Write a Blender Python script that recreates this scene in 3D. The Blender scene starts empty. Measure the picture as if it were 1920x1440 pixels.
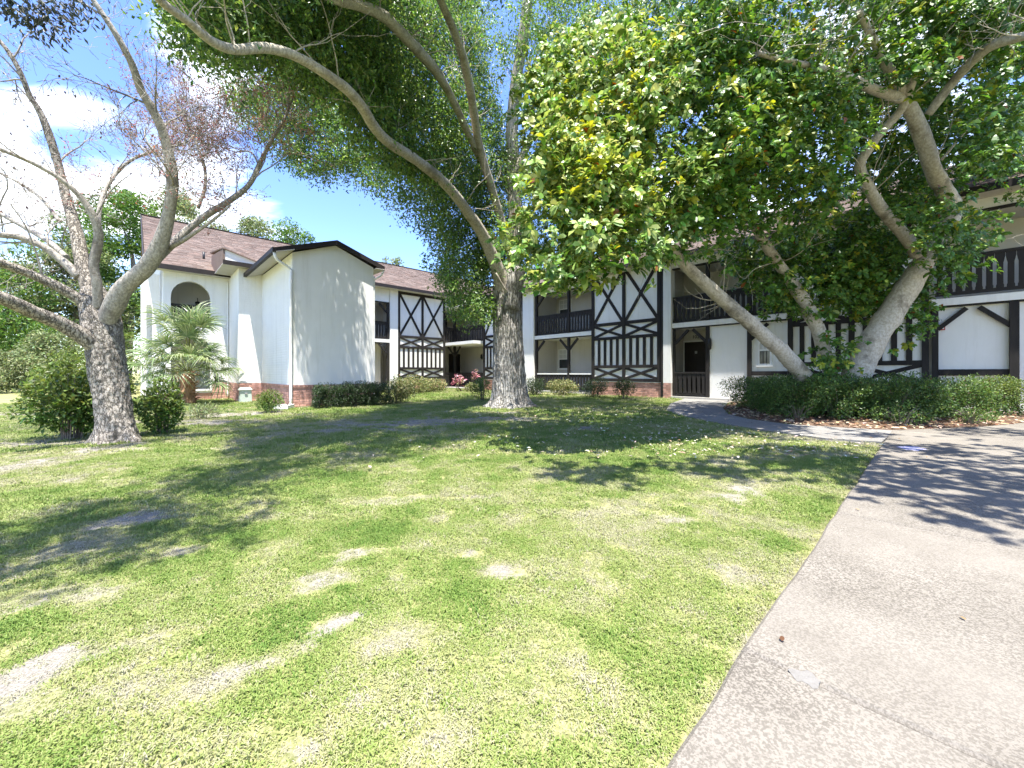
import bpy, math, random
import numpy as np
from mathutils import Vector, Matrix, noise as mnoise

# ---------------------------------------------------------------- camera, sky, sun, exposure
S = bpy.context.scene
COL = S.collection
random.seed(7)
RNG = np.random.default_rng(7)
EYE, FPX, HOR = 1.1, 744.0, 699.0            # eye height (m), focal length and horizon in photo pixels
cam = bpy.data.cameras.new('camera'); camo = bpy.data.objects.new('camera', cam); COL.objects.link(camo)
camo.location = (0, 0, EYE); camo.rotation_euler = (math.radians(90), 0, 0)
cam.sensor_width = 36; cam.lens = FPX / 1920 * 36; cam.shift_y = -21 / 1920
cam.clip_start = 0.05; cam.clip_end = 1500
S.camera = camo
SUN = Vector((.048, -.258, 1)).normalized()
W = bpy.data.worlds.new('World'); S.world = W; W.use_nodes = True
S.view_settings.view_transform = 'Standard'; S.view_settings.look = 'None'
S.view_settings.exposure = 1.85; S.view_settings.gamma = 1; S.view_settings.use_curve_mapping = False
SKY_STRENGTH = 0.15

def at(x, y, D):
    """the point at distance D seen at pixel x, y of the photograph"""
    return Vector(((x - 960) / FPX * D, D, EYE + (HOR - y) / FPX * D))

def build_sky():
    nt = W.node_tree; nt.nodes.clear(); N, K = nt.nodes, nt.links
    out = N.new('ShaderNodeOutputWorld'); bg = N.new('ShaderNodeBackground')
    bg.inputs['Strength'].default_value = SKY_STRENGTH
    sky = N.new('ShaderNodeTexSky'); sky.sky_type = 'NISHITA'; sky.sun_disc = False
    sky.sun_elevation = math.asin(SUN.z); sky.sun_rotation = math.atan2(SUN.x, SUN.y)
    sky.air_density = 1.0; sky.dust_density = .6; sky.ozone_density = 2.6
    tc = N.new('ShaderNodeTexCoord'); sep = N.new('ShaderNodeSeparateXYZ')
    K.new(tc.outputs['Generated'], sep.inputs[0])
    def math_(op, a, b=None):
        m = N.new('ShaderNodeMath'); m.operation = op
        for i, q in enumerate((a, b)):
            if q is None: continue
            if isinstance(q, (int, float)): m.inputs[i].default_value = q
            else: K.new(q, m.inputs[i])
        return m.outputs[0]
    zz = math_('ADD', math_('MAXIMUM', sep.outputs[2], 0.0), .18)
    cx = math_('DIVIDE', sep.outputs[0], zz); cy = math_('DIVIDE', sep.outputs[1], zz)
    cmb = N.new('ShaderNodeCombineXYZ'); K.new(cx, cmb.inputs[0]); K.new(cy, cmb.inputs[1])
    mp = N.new('ShaderNodeMapping'); mp.inputs['Rotation'].default_value = (0, 0, .5)
    mp.inputs['Scale'].default_value = (1.0, 1.9, 1); mp.inputs['Location'].default_value = (3.1, 1.7, 0)
    K.new(cmb.outputs[0], mp.inputs[0])
    nz = N.new('ShaderNodeTexNoise'); nz.inputs['Scale'].default_value = 1.6; nz.inputs['Detail'].default_value = 9
    nz.inputs['Roughness'].default_value = .58; nz.inputs['Distortion'].default_value = .35
    K.new(mp.outputs[0], nz.inputs['Vector'])
    val = nz.outputs[0]
    # cumulus banks, each about a direction of the sky
    for (x, y, rad, amp) in ((10, 340, .24, .24), (150, 390, .20, .18), (330, 230, .20, .20), (400, 390, .16, .20), (520, 405, .11, .24), (560, 425, .08, .15),
                             (90, 195, .09, .20), (190, 235, .09, .16), (430, 130, .14, .14), (330, 40, .14, .16), (160, 100, .20, -.30), (150, 280, .07, -.22), (230, 270, .05, -.12),
                             (700, 380, .30, -.4), (930, 60, .3, -.3), (1250, 350, .4, .15), (1750, 250, .5, .2)):
        d = (at(x, y, 1) - Vector((0, 0, EYE))).normalized()
        ds = N.new('ShaderNodeVectorMath'); ds.operation = 'DISTANCE'; ds.inputs[1].default_value = d
        K.new(tc.outputs['Generated'], ds.inputs[0])
        mr = N.new('ShaderNodeMapRange'); mr.interpolation_type = 'SMOOTHSTEP'
        mr.inputs[1].default_value = 0; mr.inputs[2].default_value = rad; mr.inputs[3].default_value = amp; mr.inputs[4].default_value = 0
        K.new(ds.outputs['Value'], mr.inputs[0]); val = math_('ADD', val, mr.outputs[0])
    mr = N.new('ShaderNodeMapRange'); mr.interpolation_type = 'SMOOTHSTEP'
    mr.inputs[1].default_value = .575; mr.inputs[2].default_value = .86
    K.new(val, mr.inputs[0])
    mx = N.new('ShaderNodeMix'); mx.data_type = 'RGBA'; K.new(mr.outputs[0], mx.inputs['Factor'])
    hs = N.new('ShaderNodeHueSaturation'); hs.inputs['Hue'].default_value = .515; hs.inputs['Saturation'].default_value = 1.18; hs.inputs['Value'].default_value = .93; K.new(sky.outputs[0], hs.inputs['Color'])
    K.new(hs.outputs[0], mx.inputs[6]); mx.inputs[7].default_value = (4.6, 4.8, 5.1, 1)
    K.new(mx.outputs[2], bg.inputs[0]); K.new(bg.outputs[0], out.inputs[0])
build_sky()
sl = bpy.data.lights.new('sun', 'SUN'); sl.energy = 4.6; sl.angle = math.radians(.53); sl.color = (1, .965, .9)
so = bpy.data.objects.new('sun', sl); COL.objects.link(so); so.location = SUN * 60
so.rotation_euler = SUN.to_track_quat('Z', 'Y').to_euler()

# ---------------------------------------------------------------- helpers
def tag(o, label=None, cat=None, group=None, kind=None):
    for k, q in (('label', label), ('category', cat), ('group', group), ('kind', kind)):
        if q: o[k] = q
    return o

def empty(name, loc=(0, 0, 0), rz=0, parent=None):
    o = bpy.data.objects.new(name, None); COL.objects.link(o); o.location = loc; o.rotation_euler = (0, 0, rz)
    o.empty_display_size = .2
    if parent: o.parent = parent
    return o

def link(name, me, parent=None, loc=None):
    o = bpy.data.objects.new(name, me); COL.objects.link(o)
    if parent: o.parent = parent
    if loc is not None: o.location = loc
    return o

def np_mesh(name, V, F, mat=None, col=None, smooth=False):
    """V (n,3), F list/array of equal-length faces, col (faces,3) colours"""
    me = bpy.data.meshes.new(name)
    V = np.asarray(V, np.float32); F = np.asarray(F, np.int32); k = F.shape[1]
    me.vertices.add(len(V)); me.vertices.foreach_set('co', V.ravel())
    me.loops.add(F.size); me.loops.foreach_set('vertex_index', F.ravel())
    me.polygons.add(len(F)); me.polygons.foreach_set('loop_start', np.arange(len(F), dtype=np.int32) * k)
    me.update(calc_edges=True)
    me.polygons.foreach_set('use_smooth', np.full(len(F), smooth))
    if col is not None:
        a = me.attributes.new('tint', 'FLOAT_COLOR', 'FACE')
        c = np.ones((len(F), 4), np.float32); c[:, :3] = col; a.data.foreach_set('color', c.ravel())
    if mat: me.materials.append(mat)
    return me

class MB:
    """collects boxes, prisms and tubes into one mesh"""
    def __init__(s): s.v = []; s.f = []; s.sm = []
    def _add(s, v, f, sm=False):
        n = len(s.v); s.v += [tuple(p) for p in v]; s.f += [[i + n for i in q] for q in f]; s.sm += [sm] * len(f); return s
    def box(s, a0, a1, b0, b1, z0, z1):
        v = [(x, y, z) for z in (z0, z1) for x, y in ((a0, b0), (a1, b0), (a1, b1), (a0, b1))]
        return s._add(v, [(0, 3, 2, 1), (4, 5, 6, 7), (0, 1, 5, 4), (1, 2, 6, 5), (2, 3, 7, 6), (3, 0, 4, 7)])
    def prism(s, poly, ext):
        n = len(poly); e = Vector(ext); a = [Vector(p) for p in poly]; b = [p + e for p in a]
        return s._add(a + b, [tuple(range(n))[::-1], tuple(range(n, 2 * n))] + [(i, (i + 1) % n, n + (i + 1) % n, n + i) for i in range(n)])
    def tube(s, pts, r, n=8, caps=True):
        v, f = tube_arrays(pts, r if hasattr(r, '__len__') else [r] * len(pts), n)
        if caps: f = f + [tuple(range(n))[::-1], tuple(range(len(v) - n, len(v)))]
        return s._add(v, f, True)
    def mesh(s, name, mat):
        me = bpy.data.meshes.new(name); me.from_pydata(s.v, [], s.f); me.update()
        me.polygons.foreach_set('use_smooth', s.sm)
        if mat: me.materials.append(mat)
        return me
    def build(s, name, mat, parent=None):
        return link(name, s.mesh(name, mat), parent)

def smooth_path(P, R, step):
    """Catmull-Rom through the points"""
    P = [Vector(p) for p in P]; Q = [P[0] * 2 - P[1]] + P + [P[-1] * 2 - P[-2]]; o, r = [], []
    for i in range(len(P) - 1):
        a, b, c, d = Q[i:i + 4]; n = max(2, int((c - b).length / step))
        for k in range(n):
            t = k / n
            o.append(.5 * ((2 * b) + (c - a) * t + (2 * a - 5 * b + 4 * c - d) * t * t + (3 * b - a - 3 * c + d) * t ** 3))
            r.append(R[i] * (1 - t) + R[i + 1] * t)
    o.append(P[-1]); r.append(R[-1]); return o, r

def tube_arrays(pts, rad, n, mod=None):
    v, f = [], []; pts = [Vector(p) for p in pts]
    t0 = (pts[1] - pts[0]).normalized(); ref = Vector((1, 0, 0)) if abs(t0.x) < .8 else Vector((0, 1, 0))
    nn = (ref - t0 * ref.dot(t0)).normalized()
    for i, p in enumerate(pts):
        t = (pts[min(i + 1, len(pts) - 1)] - pts[max(i - 1, 0)]).normalized()
        nn = (nn - t * nn.dot(t)).normalized(); b = t.cross(nn)
        for k in range(n):
            a = 2 * math.pi * k / n; r = rad[i]
            d = nn * math.cos(a) + b * math.sin(a)
            if mod: r *= mod(a, i / max(1, len(pts) - 1), p + d * r)
            v.append(p + d * r)
    for i in range(len(pts) - 1):
        for k in range(n):
            k2 = (k + 1) % n; f.append((i * n + k, i * n + k2, (i + 1) * n + k2, (i + 1) * n + k))
    return v, f

# ---------------------------------------------------------------- materials
def mat(name, c1, c2=None, scale=3, rough=.8, bump=0, bscale=30, spec=.3, stretch=(1, 1, 1), attr=None, rnd=0, detail=6, contrast=(.3, .7)):
    m = bpy.data.materials.new(name); m.use_nodes = True; N, K = m.node_tree.nodes, m.node_tree.links
    b = N['Principled BSDF']; b.inputs['Roughness'].default_value = rough; b.inputs['Specular IOR Level'].default_value = spec
    tc = N.new('ShaderNodeTexCoord'); mp = N.new('ShaderNodeMapping'); mp.inputs['Scale'].default_value = stretch
    K.new(tc.outputs['Object'], mp.inputs[0])
    nz = N.new('ShaderNodeTexNoise'); nz.inputs['Scale'].default_value = scale; nz.inputs['Detail'].default_value = detail; nz.inputs['Roughness'].default_value = .65
    K.new(mp.outputs[0], nz.inputs['Vector'])
    mr = N.new('ShaderNodeMapRange'); mr.inputs[1].default_value, mr.inputs[2].default_value = contrast; K.new(nz.outputs[0], mr.inputs[0])
    mx = N.new('ShaderNodeMix'); mx.data_type = 'RGBA'; K.new(mr.outputs[0], mx.inputs['Factor'])
    mx.inputs[6].default_value = (*c1, 1); mx.inputs[7].default_value = (*(c2 or c1), 1)
    out = mx.outputs[2]
    if attr:
        at_ = N.new('ShaderNodeAttribute'); at_.attribute_name = attr
        m2 = N.new('ShaderNodeMix'); m2.data_type = 'RGBA'; m2.blend_type = 'MULTIPLY'; m2.inputs['Factor'].default_value = 1
        K.new(out, m2.inputs[6]); K.new(at_.outputs['Color'], m2.inputs[7]); out = m2.outputs[2]
    if rnd:
        oi = N.new('ShaderNodeObjectInfo'); hs = N.new('ShaderNodeHueSaturation')
        r = N.new('ShaderNodeMapRange'); r.inputs[3].default_value = 1 - rnd; r.inputs[4].default_value = 1 + rnd
        K.new(oi.outputs['Random'], r.inputs[0]); K.new(r.outputs[0], hs.inputs['Value']); K.new(out, hs.inputs['Color']); out = hs.outputs[0]
    K.new(out, b.inputs['Base Color'])
    if bump:
        n2 = N.new('ShaderNodeTexNoise'); n2.inputs['Scale'].default_value = bscale; n2.inputs['Detail'].default_value = 8; n2.inputs['Roughness'].default_value = .7
        K.new(mp.outputs[0], n2.inputs['Vector'])
        bp = N.new('ShaderNodeBump'); bp.inputs['Strength'].default_value = bump; bp.inputs['Distance'].default_value = .02
        K.new(n2.outputs[0], bp.inputs['Height']); K.new(bp.outputs[0], b.inputs['Normal'])
    return m

def leaf_mat(name, rough=.42, trans=.35, spec=.4, tint=(1, 1, 1)):
    m = bpy.data.materials.new(name); m.use_nodes = True; N, K = m.node_tree.nodes, m.node_tree.links
    b = N['Principled BSDF']; b.inputs['Roughness'].default_value = rough; b.inputs['Specular IOR Level'].default_value = spec
    a = N.new('ShaderNodeAttribute'); a.attribute_name = 'tint'
    t = N.new('ShaderNodeBsdfTranslucent'); ms = N.new('ShaderNodeMixShader'); ms.inputs[0].default_value = trans
    hs = N.new('ShaderNodeHueSaturation'); hs.inputs['Value'].default_value = 1.25; hs.inputs['Saturation'].default_value = 1.1; hs.inputs['Hue'].default_value = .485
    K.new(a.outputs['Color'], b.inputs['Base Color']); K.new(a.outputs['Color'], hs.inputs['Color']); K.new(hs.outputs[0], t.inputs[0])
    K.new(b.outputs[0], ms.inputs[1]); K.new(t.outputs[0], ms.inputs[2]); K.new(ms.outputs[0], N['Material Output'].inputs[0])
    return m

def stucco_mat(name, c, painted_brick=False):
    m = mat(name, tuple(q * .93 for q in c), c, scale=1.3, rough=.9, bump=.25, bscale=55, spec=.15)
    N, K = m.node_tree.nodes, m.node_tree.links; b = N['Principled BSDF']; src = b.inputs['Base Color'].links[0].from_socket     # rain streaks and grime
    tc = N.new('ShaderNodeTexCoord'); mp = N.new('ShaderNodeMapping'); mp.inputs['Scale'].default_value = (5, 5, .35); K.new(tc.outputs['Object'], mp.inputs[0])
    st = N.new('ShaderNodeTexNoise'); st.inputs['Scale'].default_value = 1.0; st.inputs['Detail'].default_value = 7; st.inputs['Roughness'].default_value = .7; K.new(mp.outputs[0], st.inputs['Vector'])
    r = N.new('ShaderNodeMapRange'); r.inputs[1].default_value = .52; r.inputs[2].default_value = .80; r.inputs[4].default_value = .55; K.new(st.outputs[0], r.inputs[0])
    mx = N.new('ShaderNodeMix'); mx.data_type = 'RGBA'; K.new(r.outputs[0], mx.inputs['Factor']); K.new(src, mx.inputs[6]); mx.inputs[7].default_value = (c[0] * .66, c[1] * .64, c[2] * .58, 1); K.new(mx.outputs[2], b.inputs['Base Color'])
    if painted_brick:
        N, K = m.node_tree.nodes, m.node_tree.links; b = N['Principled BSDF']
        tc = N.new('ShaderNodeTexCoord'); sp = N.new('ShaderNodeSeparateXYZ'); ad = N.new('ShaderNodeMath'); cb = N.new('ShaderNodeCombineXYZ')
        K.new(tc.outputs['Object'], sp.inputs[0]); K.new(sp.outputs[0], ad.inputs[0]); K.new(sp.outputs[1], ad.inputs[1])
        K.new(ad.outputs[0], cb.inputs[0]); K.new(sp.outputs[2], cb.inputs[1])
        bt = N.new('ShaderNodeTexBrick'); bt.inputs['Scale'].default_value = 1; bt.inputs['Brick Width'].default_value = .22; bt.inputs['Row Height'].default_value = .085
        bt.inputs['Mortar Size'].default_value = .012; bt.inputs['Mortar Smooth'].default_value = .6
        bt.inputs['Color1'].default_value = (1, 1, 1, 1); bt.inputs['Color2'].default_value = (.8, .8, .8, 1); bt.inputs['Mortar'].default_value = (0, 0, 0, 1)
        K.new(cb.outputs[0], bt.inputs['Vector'])
        bp = N.new('ShaderNodeBump'); bp.inputs['Strength'].default_value = .45; bp.inputs['Distance'].default_value = .012
        K.new(bt.outputs['Color'], bp.inputs['Height'])
        old = b.inputs['Normal'].links[0].from_node; K.new(old.outputs[0], bp.inputs['Normal']); K.new(bp.outputs[0], b.inputs['Normal'])
    return m

WHITE = stucco_mat('white stucco', (.79, .775, .735))
PAINTB = stucco_mat('white painted brick', (.81, .79, .745), True)
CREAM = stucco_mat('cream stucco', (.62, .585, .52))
TRIM = mat('dark brown timber', (.013, .011, .010), (.028, .024, .021), scale=5, rough=.75, bump=.3, bscale=14, stretch=(1, 1, .2))
FASCIA = mat('dark fascia', (.014, .011, .010), (.026, .020, .018), scale=4, rough=.6)
TRIMW = mat('white trim', (.72, .71, .68), (.8, .79, .76), scale=6, rough=.6)
SOFFIT = mat('soffit', (.42, .39, .36), (.48, .45, .42), scale=4, rough=.9)
SHINGLE = mat('shingle', (.85, .85, .85), (1.1, 1.1, 1.1), scale=30, rough=.95, bump=.4, bscale=120, attr='tint', spec=.1)
SHINGLE2 = mat('shingle plain', (.155, .112, .092), (.21, .155, .13), scale=12, rough=.95, bump=.4, bscale=120, spec=.1)
BRICK = mat('brick red', (.42, .215, .17), (.56, .335, .275), scale=9, rough=.9, bump=.3, bscale=60, rnd=.3, spec=.1)
BRICKJ = mat('brick red joined', (.42, .215, .17), (.56, .335, .275), scale=9, rough=.9, bump=.3, bscale=60, attr='tint', spec=.1)
MORTAR = mat('mortar', (.38, .32, .28), (.48, .42, .37), scale=14, rough=.95, spec=.1)
DOORM = mat('dark door', (.018, .014, .013), (.03, .022, .02), scale=4, rough=.5)
GLASS = mat('window glass', (.03, .035, .04), (.05, .055, .06), scale=1, rough=.08, spec=.6)
BLIND = mat('window blind', (.5, .5, .47), (.58, .57, .54), scale=3, rough=.8)
METAL = mat('dark metal', (.02, .02, .02), (.03, .03, .03), rough=.4)
GREYM = mat('grey sign', (.3, .3, .3), (.36, .36, .36), rough=.5)
RED = mat('red plastic', (.35, .02, .015), (.42, .03, .02), rough=.4)
CONC = mat('concrete', (.40, .37, .33), (.52, .49, .44), scale=7, rough=.95, bump=.35, bscale=130, spec=.15)
FLOORC = mat('floor concrete', (.36, .34, .31), (.45, .43, .39), scale=5, rough=.9, bump=.2, bscale=80)

# ---------------------------------------------------------------- ground
CU, SU = .7254, .6884                       # the buildings' own axes: u runs along the left wing, v along the right wing
def uv(u, v, z=0): return Vector((CU * u - SU * v, SU * u + CU * v, z))
def fbm(X, Y, sc, seed=0, octs=4):
    """numpy value noise, 0..1"""
    out = np.zeros_like(X, float); amp = 1; tot = 0
    g = np.random.default_rng(100 + seed).random((256, 256))
    for o in range(octs):
        x = X / sc * 2 ** o + 37.1 * o + 1000; y = Y / sc * 2 ** o + 11.7 * o + 1000
        xi = np.floor(x).astype(int); yi = np.floor(y).astype(int); fx = x - xi; fy = y - yi
        fx = fx * fx * (3 - 2 * fx); fy = fy * fy * (3 - 2 * fy)
        a = g[xi % 256, yi % 256]; b = g[(xi + 1) % 256, yi % 256]; c = g[xi % 256, (yi + 1) % 256]; d = g[(xi + 1) % 256, (yi + 1) % 256]
        out += amp * ((a * (1 - fx) + b * fx) * (1 - fy) + (c * (1 - fx) + d * fx) * fy); tot += amp; amp *= .55
    return out / tot

def inside(X, Y, poly):
    r = np.zeros(X.shape, bool); n = len(poly)
    for i in range(n):
        x1, y1 = poly[i][:2]; x2, y2 = poly[(i + 1) % n][:2]
        c = (y1 > Y) != (y2 > Y)
        with np.errstate(divide='ignore', invalid='ignore'):
            r ^= c & (X < (x2 - x1) * (Y - y1) / ((y2 - y1) if y2 != y1 else 1e-9) + x1)
    return r

def gpx(x, y):
    D = EYE * FPX / (y - HOR); return ((x - 960) / FPX * D, D)
# bare sandy patches: centre, half-size along and across, turn, depth of wear
PATCH = []
for (x, y, rx, ry, rot, w) in ((120, 1235, .22, .075, .5, .92), (50, 1270, .13, .07, .4, .9), (255, 1200, .16, .05, .5, .7), (515, 1228, .15, .065, .5, .95), (628, 1165, .11, .065, .6, .95),
      (600, 1090, .3, .12, .3, .75), (680, 1030, .22, .1, .3, .7), (865, 1037, .13, .06, .3, .85), (930, 1070, .16, .07, 0, .8), (740, 935, .4, .14, .1, .6), (870, 930, .2, .08, .2, .6),
      (340, 1030, .2, .07, .5, .8), (240, 970, .35, .14, .6, .75), (90, 1030, .4, .2, .5, .55), (100, 1120, .35, .13, .4, .6), (1145, 955, .25, .2, .1, .55), (1280, 972, .25, .12, .1, .7),
      (1180, 1020, .1, .06, 0, .7), (1380, 1080, .16, .1, 1.2, .6), (1450, 855, .7, .22, .1, .6), (1380, 865, .4, .14, .1, .55), (690, 1310, .06, .03, .3, .7), (580, 1395, .1, .05, .4, .7), (760, 1180, .16, .1, .4, .55),
      (800, 790, 1.9, .8, .35, .85), (930, 785, 1.4, .6, 0, .8), (640, 805, .9, .3, .4, .65), (430, 775, 1.6, .8, .2, .8), (370, 790, 1.2, .6, 0, .8), (60, 775, 1.6, .7, .1, .8), (90, 830, .8, .25, .1, .75),
      (1540, 850, .5, .15, -.3, .6), (1210, 800, .5, .2, 0, .4), (1020, 900, .3, .1, .1, .4), (490, 850, .4, .14, .3, .6), (20, 1330, .3, .12, .4, .6), (380, 1290, .14, .06, .5, .6), (1000, 1290, .2, .14, .4, .45), (830, 1380, .14, .07, .3, .5), (215, 838, .55, .4, 0, .8)):
    PATCH.append((*gpx(x, y), rx, ry, rot, w))

def bareness(X, Y):
    b = np.clip((fbm(X, Y, 1.6, 1, 5) - .55) * 3.2, 0, .55) + np.clip((fbm(X, Y, .5, 2, 3) - .6) * 2.2, 0, .5)
    n = fbm(X, Y, .2, 3, 6)
    for (cx, cy, rx, ry, rot, w) in PATCH:
        dx, dy = X - cx, Y - cy; a = (dx * math.cos(rot) + dy * math.sin(rot)) / (rx * .9); c = (-dx * math.sin(rot) + dy * math.cos(rot)) / (ry * .95)
        d = np.sqrt(a * a + c * c) + (n - .5) * 3.4
        b = np.maximum(b, w * np.clip(1.55 - d, 0, 1))
    e = (-SU * X + CU * Y) - .5                            # worn strip along the driveway edge
    b = np.maximum(b, np.clip(.8 - np.abs(e) / .09, 0, 1) * (.4 + n))
    return np.clip(b, 0, 1)

WALK = [(5.78, 6.2), (5.17, 6.55), (4.79, 7.44), (4.41, 8.9), (4.30, 10.36), (4.54, 11.69), (5.6, 14.0), (7.2, 16.6), (8.9, 15.1), (7.98, 14.61), (6.49, 12.21), (5.65, 10.36), (5.53, 9.3), (5.78, 8.35), (6.55, 7.79), (7.19, 7.44)]
BED = [(7.22, 7.46), (6.58, 7.82), (5.82, 8.38), (5.58, 9.3), (5.70, 10.36), (6.53, 12.21), (8.02, 14.58), (8.9, 14.95), tuple(uv(16.75, 4.2)[:2]), tuple(uv(16.75, -6)[:2]), tuple(uv(13.85, -5.0)[:2]), tuple(uv(13.85, -1.39)[:2]), (9.5, 7.95), (8.22, 7.65)]

def ground_z(X, Y): return -.03 + .03 * fbm(X, Y, 2.2, 9, 2)
def build_lawn():
    gx = np.concatenate([[-600, -300, -150, -80, -50, -35, -25, -19], np.arange(-15, 12.01, .11), [16, 22, 30, 50, 90, 200, 600]])
    gy = np.concatenate([[-60, -20, -6, -2, 0], np.arange(.5, 19.01, .11), [20, 22, 25, 30, 40, 60, 100, 200, 500, 1200]])
    X, Y = np.meshgrid(gx, gy); Z = ground_z(X, Y); nx, ny = len(gx), len(gy)
    V = np.stack([X.ravel(), Y.ravel(), Z.ravel()], 1)
    i = np.arange((ny - 1) * nx).reshape(ny - 1, nx)[:, :-1].ravel()
    F = np.stack([i, i + 1, i + nx + 1, i + nx], 1)
    m = bpy.data.materials.new('lawn soil and thatch'); m.use_nodes = True; N, K = m.node_tree.nodes, m.node_tree.links
    b = N['Principled BSDF']; b.inputs['Roughness'].default_value = .95; b.inputs['Specular IOR Level'].default_value = .1
    a = N.new('ShaderNodeAttribute'); a.attribute_name = 'bare'
    tc = N.new('ShaderNodeTexCoord')
    n1 = N.new('ShaderNodeTexNoise'); n1.inputs['Scale'].default_value = 45; n1.inputs['Detail'].default_value = 6; n1.inputs['Roughness'].default_value = .75; K.new(tc.outputs['Object'], n1.inputs['Vector'])
    n2 = N.new('ShaderNodeTexNoise'); n2.inputs['Scale'].default_value = 130; n2.inputs['Detail'].default_value = 4; K.new(tc.outputs['Object'], n2.inputs['Vector'])
    def mix(f, c1, c2):
        mx = N.new('ShaderNodeMix'); mx.data_type = 'RGBA'
        if isinstance(f, float): mx.inputs['Factor'].default_value = f
        else: K.new(f, mx.inputs['Factor'])
        for c, s in ((c1, 6), (c2, 7)):
            if isinstance(c, tuple): mx.inputs[s].default_value = (*c, 1)
            else: K.new(c, mx.inputs[s])
        return mx.outputs[2]
    def ramp(s, lo, hi):
        r = N.new('ShaderNodeMapRange'); r.inputs[1].default_value = lo; r.inputs[2].default_value = hi; K.new(s, r.inputs[0]); return r.outputs[0]
    thatch = mix(ramp(n1.outputs[0], .35, .65), (.10, .115, .035), (.34, .32, .15))
    sand = mix(ramp(n2.outputs[0], .35, .65), (.15, .135, .11), (.28, .26, .23))
    brk = N.new('ShaderNodeMath'); brk.operation = 'MULTIPLY_ADD'; brk.inputs[1].default_value = 1.1; K.new(n1.outputs[0], brk.inputs[0]); K.new(a.outputs['Fac'], brk.inputs[2])
    K.new(mix(ramp(brk.outputs[0], .95, 1.30), thatch, sand), b.inputs['Base Color'])
    bp = N.new('ShaderNodeBump'); bp.inputs['Strength'].default_value = .6; bp.inputs['Distance'].default_value = .02
    K.new(n1.outputs[0], bp.inputs['Height']); K.new(bp.outputs[0], b.inputs['Normal'])
    me = np_mesh('lawn', V, F, m, smooth=True)
    at_ = me.attributes.new('bare', 'FLOAT', 'POINT'); at_.data.foreach_set('value', bareness(X, Y).ravel().astype(np.float32))
    return tag(link('lawn', me), 'patchy sunlit green lawn with bare sandy spots running up to the apartment building', 'lawn', kind='structure')
build_lawn()

def agg_mat(name, c1, c2, c3):
    """worn concrete with exposed aggregate"""
    m = mat(name, c1, c2, scale=2.2, rough=.92, bump=.45, bscale=110, spec=.15, contrast=(.35, .65))
    N, K = m.node_tree.nodes, m.node_tree.links; b = N['Principled BSDF']
    src = b.inputs['Base Color'].links[0].from_socket
    tc = N.new('ShaderNodeTexCoord')
    n = N.new('ShaderNodeTexNoise'); n.inputs['Scale'].default_value = 125; n.inputs['Detail'].default_value = 3; n.inputs['Roughness'].default_value = .6; K.new(tc.outputs['Object'], n.inputs['Vector'])
    r = N.new('ShaderNodeMapRange'); r.inputs[1].default_value = .45; r.inputs[2].default_value = .56; K.new(n.outputs[0], r.inputs[0])
    st = N.new('ShaderNodeTexNoise'); st.inputs['Scale'].default_value = .9; st.inputs['Detail'].default_value = 5; K.new(tc.outputs['Object'], st.inputs['Vector'])
    r2 = N.new('ShaderNodeMapRange'); r2.inputs[1].default_value = .35; r2.inputs[2].default_value = .7; r2.inputs[3].default_value = .25; r2.inputs[4].default_value = .85; K.new(st.outputs[0], r2.inputs[0])
    mu = N.new('ShaderNodeMath'); mu.operation = 'MULTIPLY'; K.new(r.outputs[0], mu.inputs[0]); K.new(r2.outputs[0], mu.inputs[1])
    mx = N.new('ShaderNodeMix'); mx.data_type = 'RGBA'; K.new(mu.outputs[0], mx.inputs['Factor']); K.new(src, mx.inputs[6]); mx.inputs[7].default_value = (*c3, 1)
    K.new(mx.outputs[2], b.inputs['Base Color'])
    return m
AGG = agg_mat('exposed aggregate concrete', (.182, .164, .138), (.230, .208, .176), (.050, .043, .034))
AGG2 = agg_mat('walkway concrete', (.20, .19, .175), (.25, .24, .22), (.10, .095, .085))
PATCHM = mat('pale cement patch', (.165, .155, .14), (.215, .205, .188), scale=40, rough=.95, bump=.6, bscale=90)

drive = tag(empty('driveway', uv(5, -1)), 'pale exposed aggregate concrete drive of large slabs beside the lawn', 'driveway', kind='structure')
def slab(u0, u1, v0, v1, top, name, m, parent, off):
    """a cast slab with a rounded, slightly wavy edge"""
    n = max(2, int((u1 - u0) / .12)); poly = []
    for i in range(n + 1):
        u = u0 + (u1 - u0) * i / n; poly.append((u, v1 + .012 * (mnoise.noise((u * 3.1, v1, 0)) if v1 > .3 else 0)))
    poly += [(u1, v0), (u0, v0)]
    v = [uv(*p, -.12) - off for p in poly] + [uv(*p, top - .012) - off for p in poly]
    cu = sum(p[0] for p in poly) / len(poly); cv = (v0 + v1) / 2
    v += [uv(p[0] + (.014 if p[0] < cu else -.014) * (abs(p[0] - cu) > (u1 - u0) * .45), p[1] + (.014 if p[1] < cv else -.014), top) - off for p in poly]
    k = len(poly); f = [tuple(range(2 * k, 3 * k))]
    for r in range(2): f += [(r * k + i, r * k + (i + 1) % k, (r + 1) * k + (i + 1) % k, (r + 1) * k + i) for i in range(k)]
    mb = MB(); mb._add(v, f); return mb.build(name, m, parent)
doff = drive.location
for (u0, u1) in ((-2.6, 1.708), (1.715, 3.913), (3.920, 6.122), (6.129, 8.332), (8.339, 10.34)):
    slab(u0, u1, -2.2, .5, .028, 'slab', AGG, drive, doff)
for (u0, u1) in ((-2.6, 3.91), (3.922, 8.33), (8.342, 13.8)):
    slab(u0, u1, -6.5, -2.212, .028, 'slab', AGG, drive, doff)
slab(10.352, 13.82, -2.2, -1.45, .028, 'slab', AGG, drive, doff)
flat_ = [uv(*p) for p in ((10.352, -1.448), (13.85, -1.448), (13.85, -1.39), (12.36, -.78), (11.23, -.11), (10.352, .44))]
mb = MB(); mb.prism([Vector((p.x, p.y, -.1)) - doff for p in flat_], (0, 0, .128)); mb.build('slab', AGG, drive)
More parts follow.
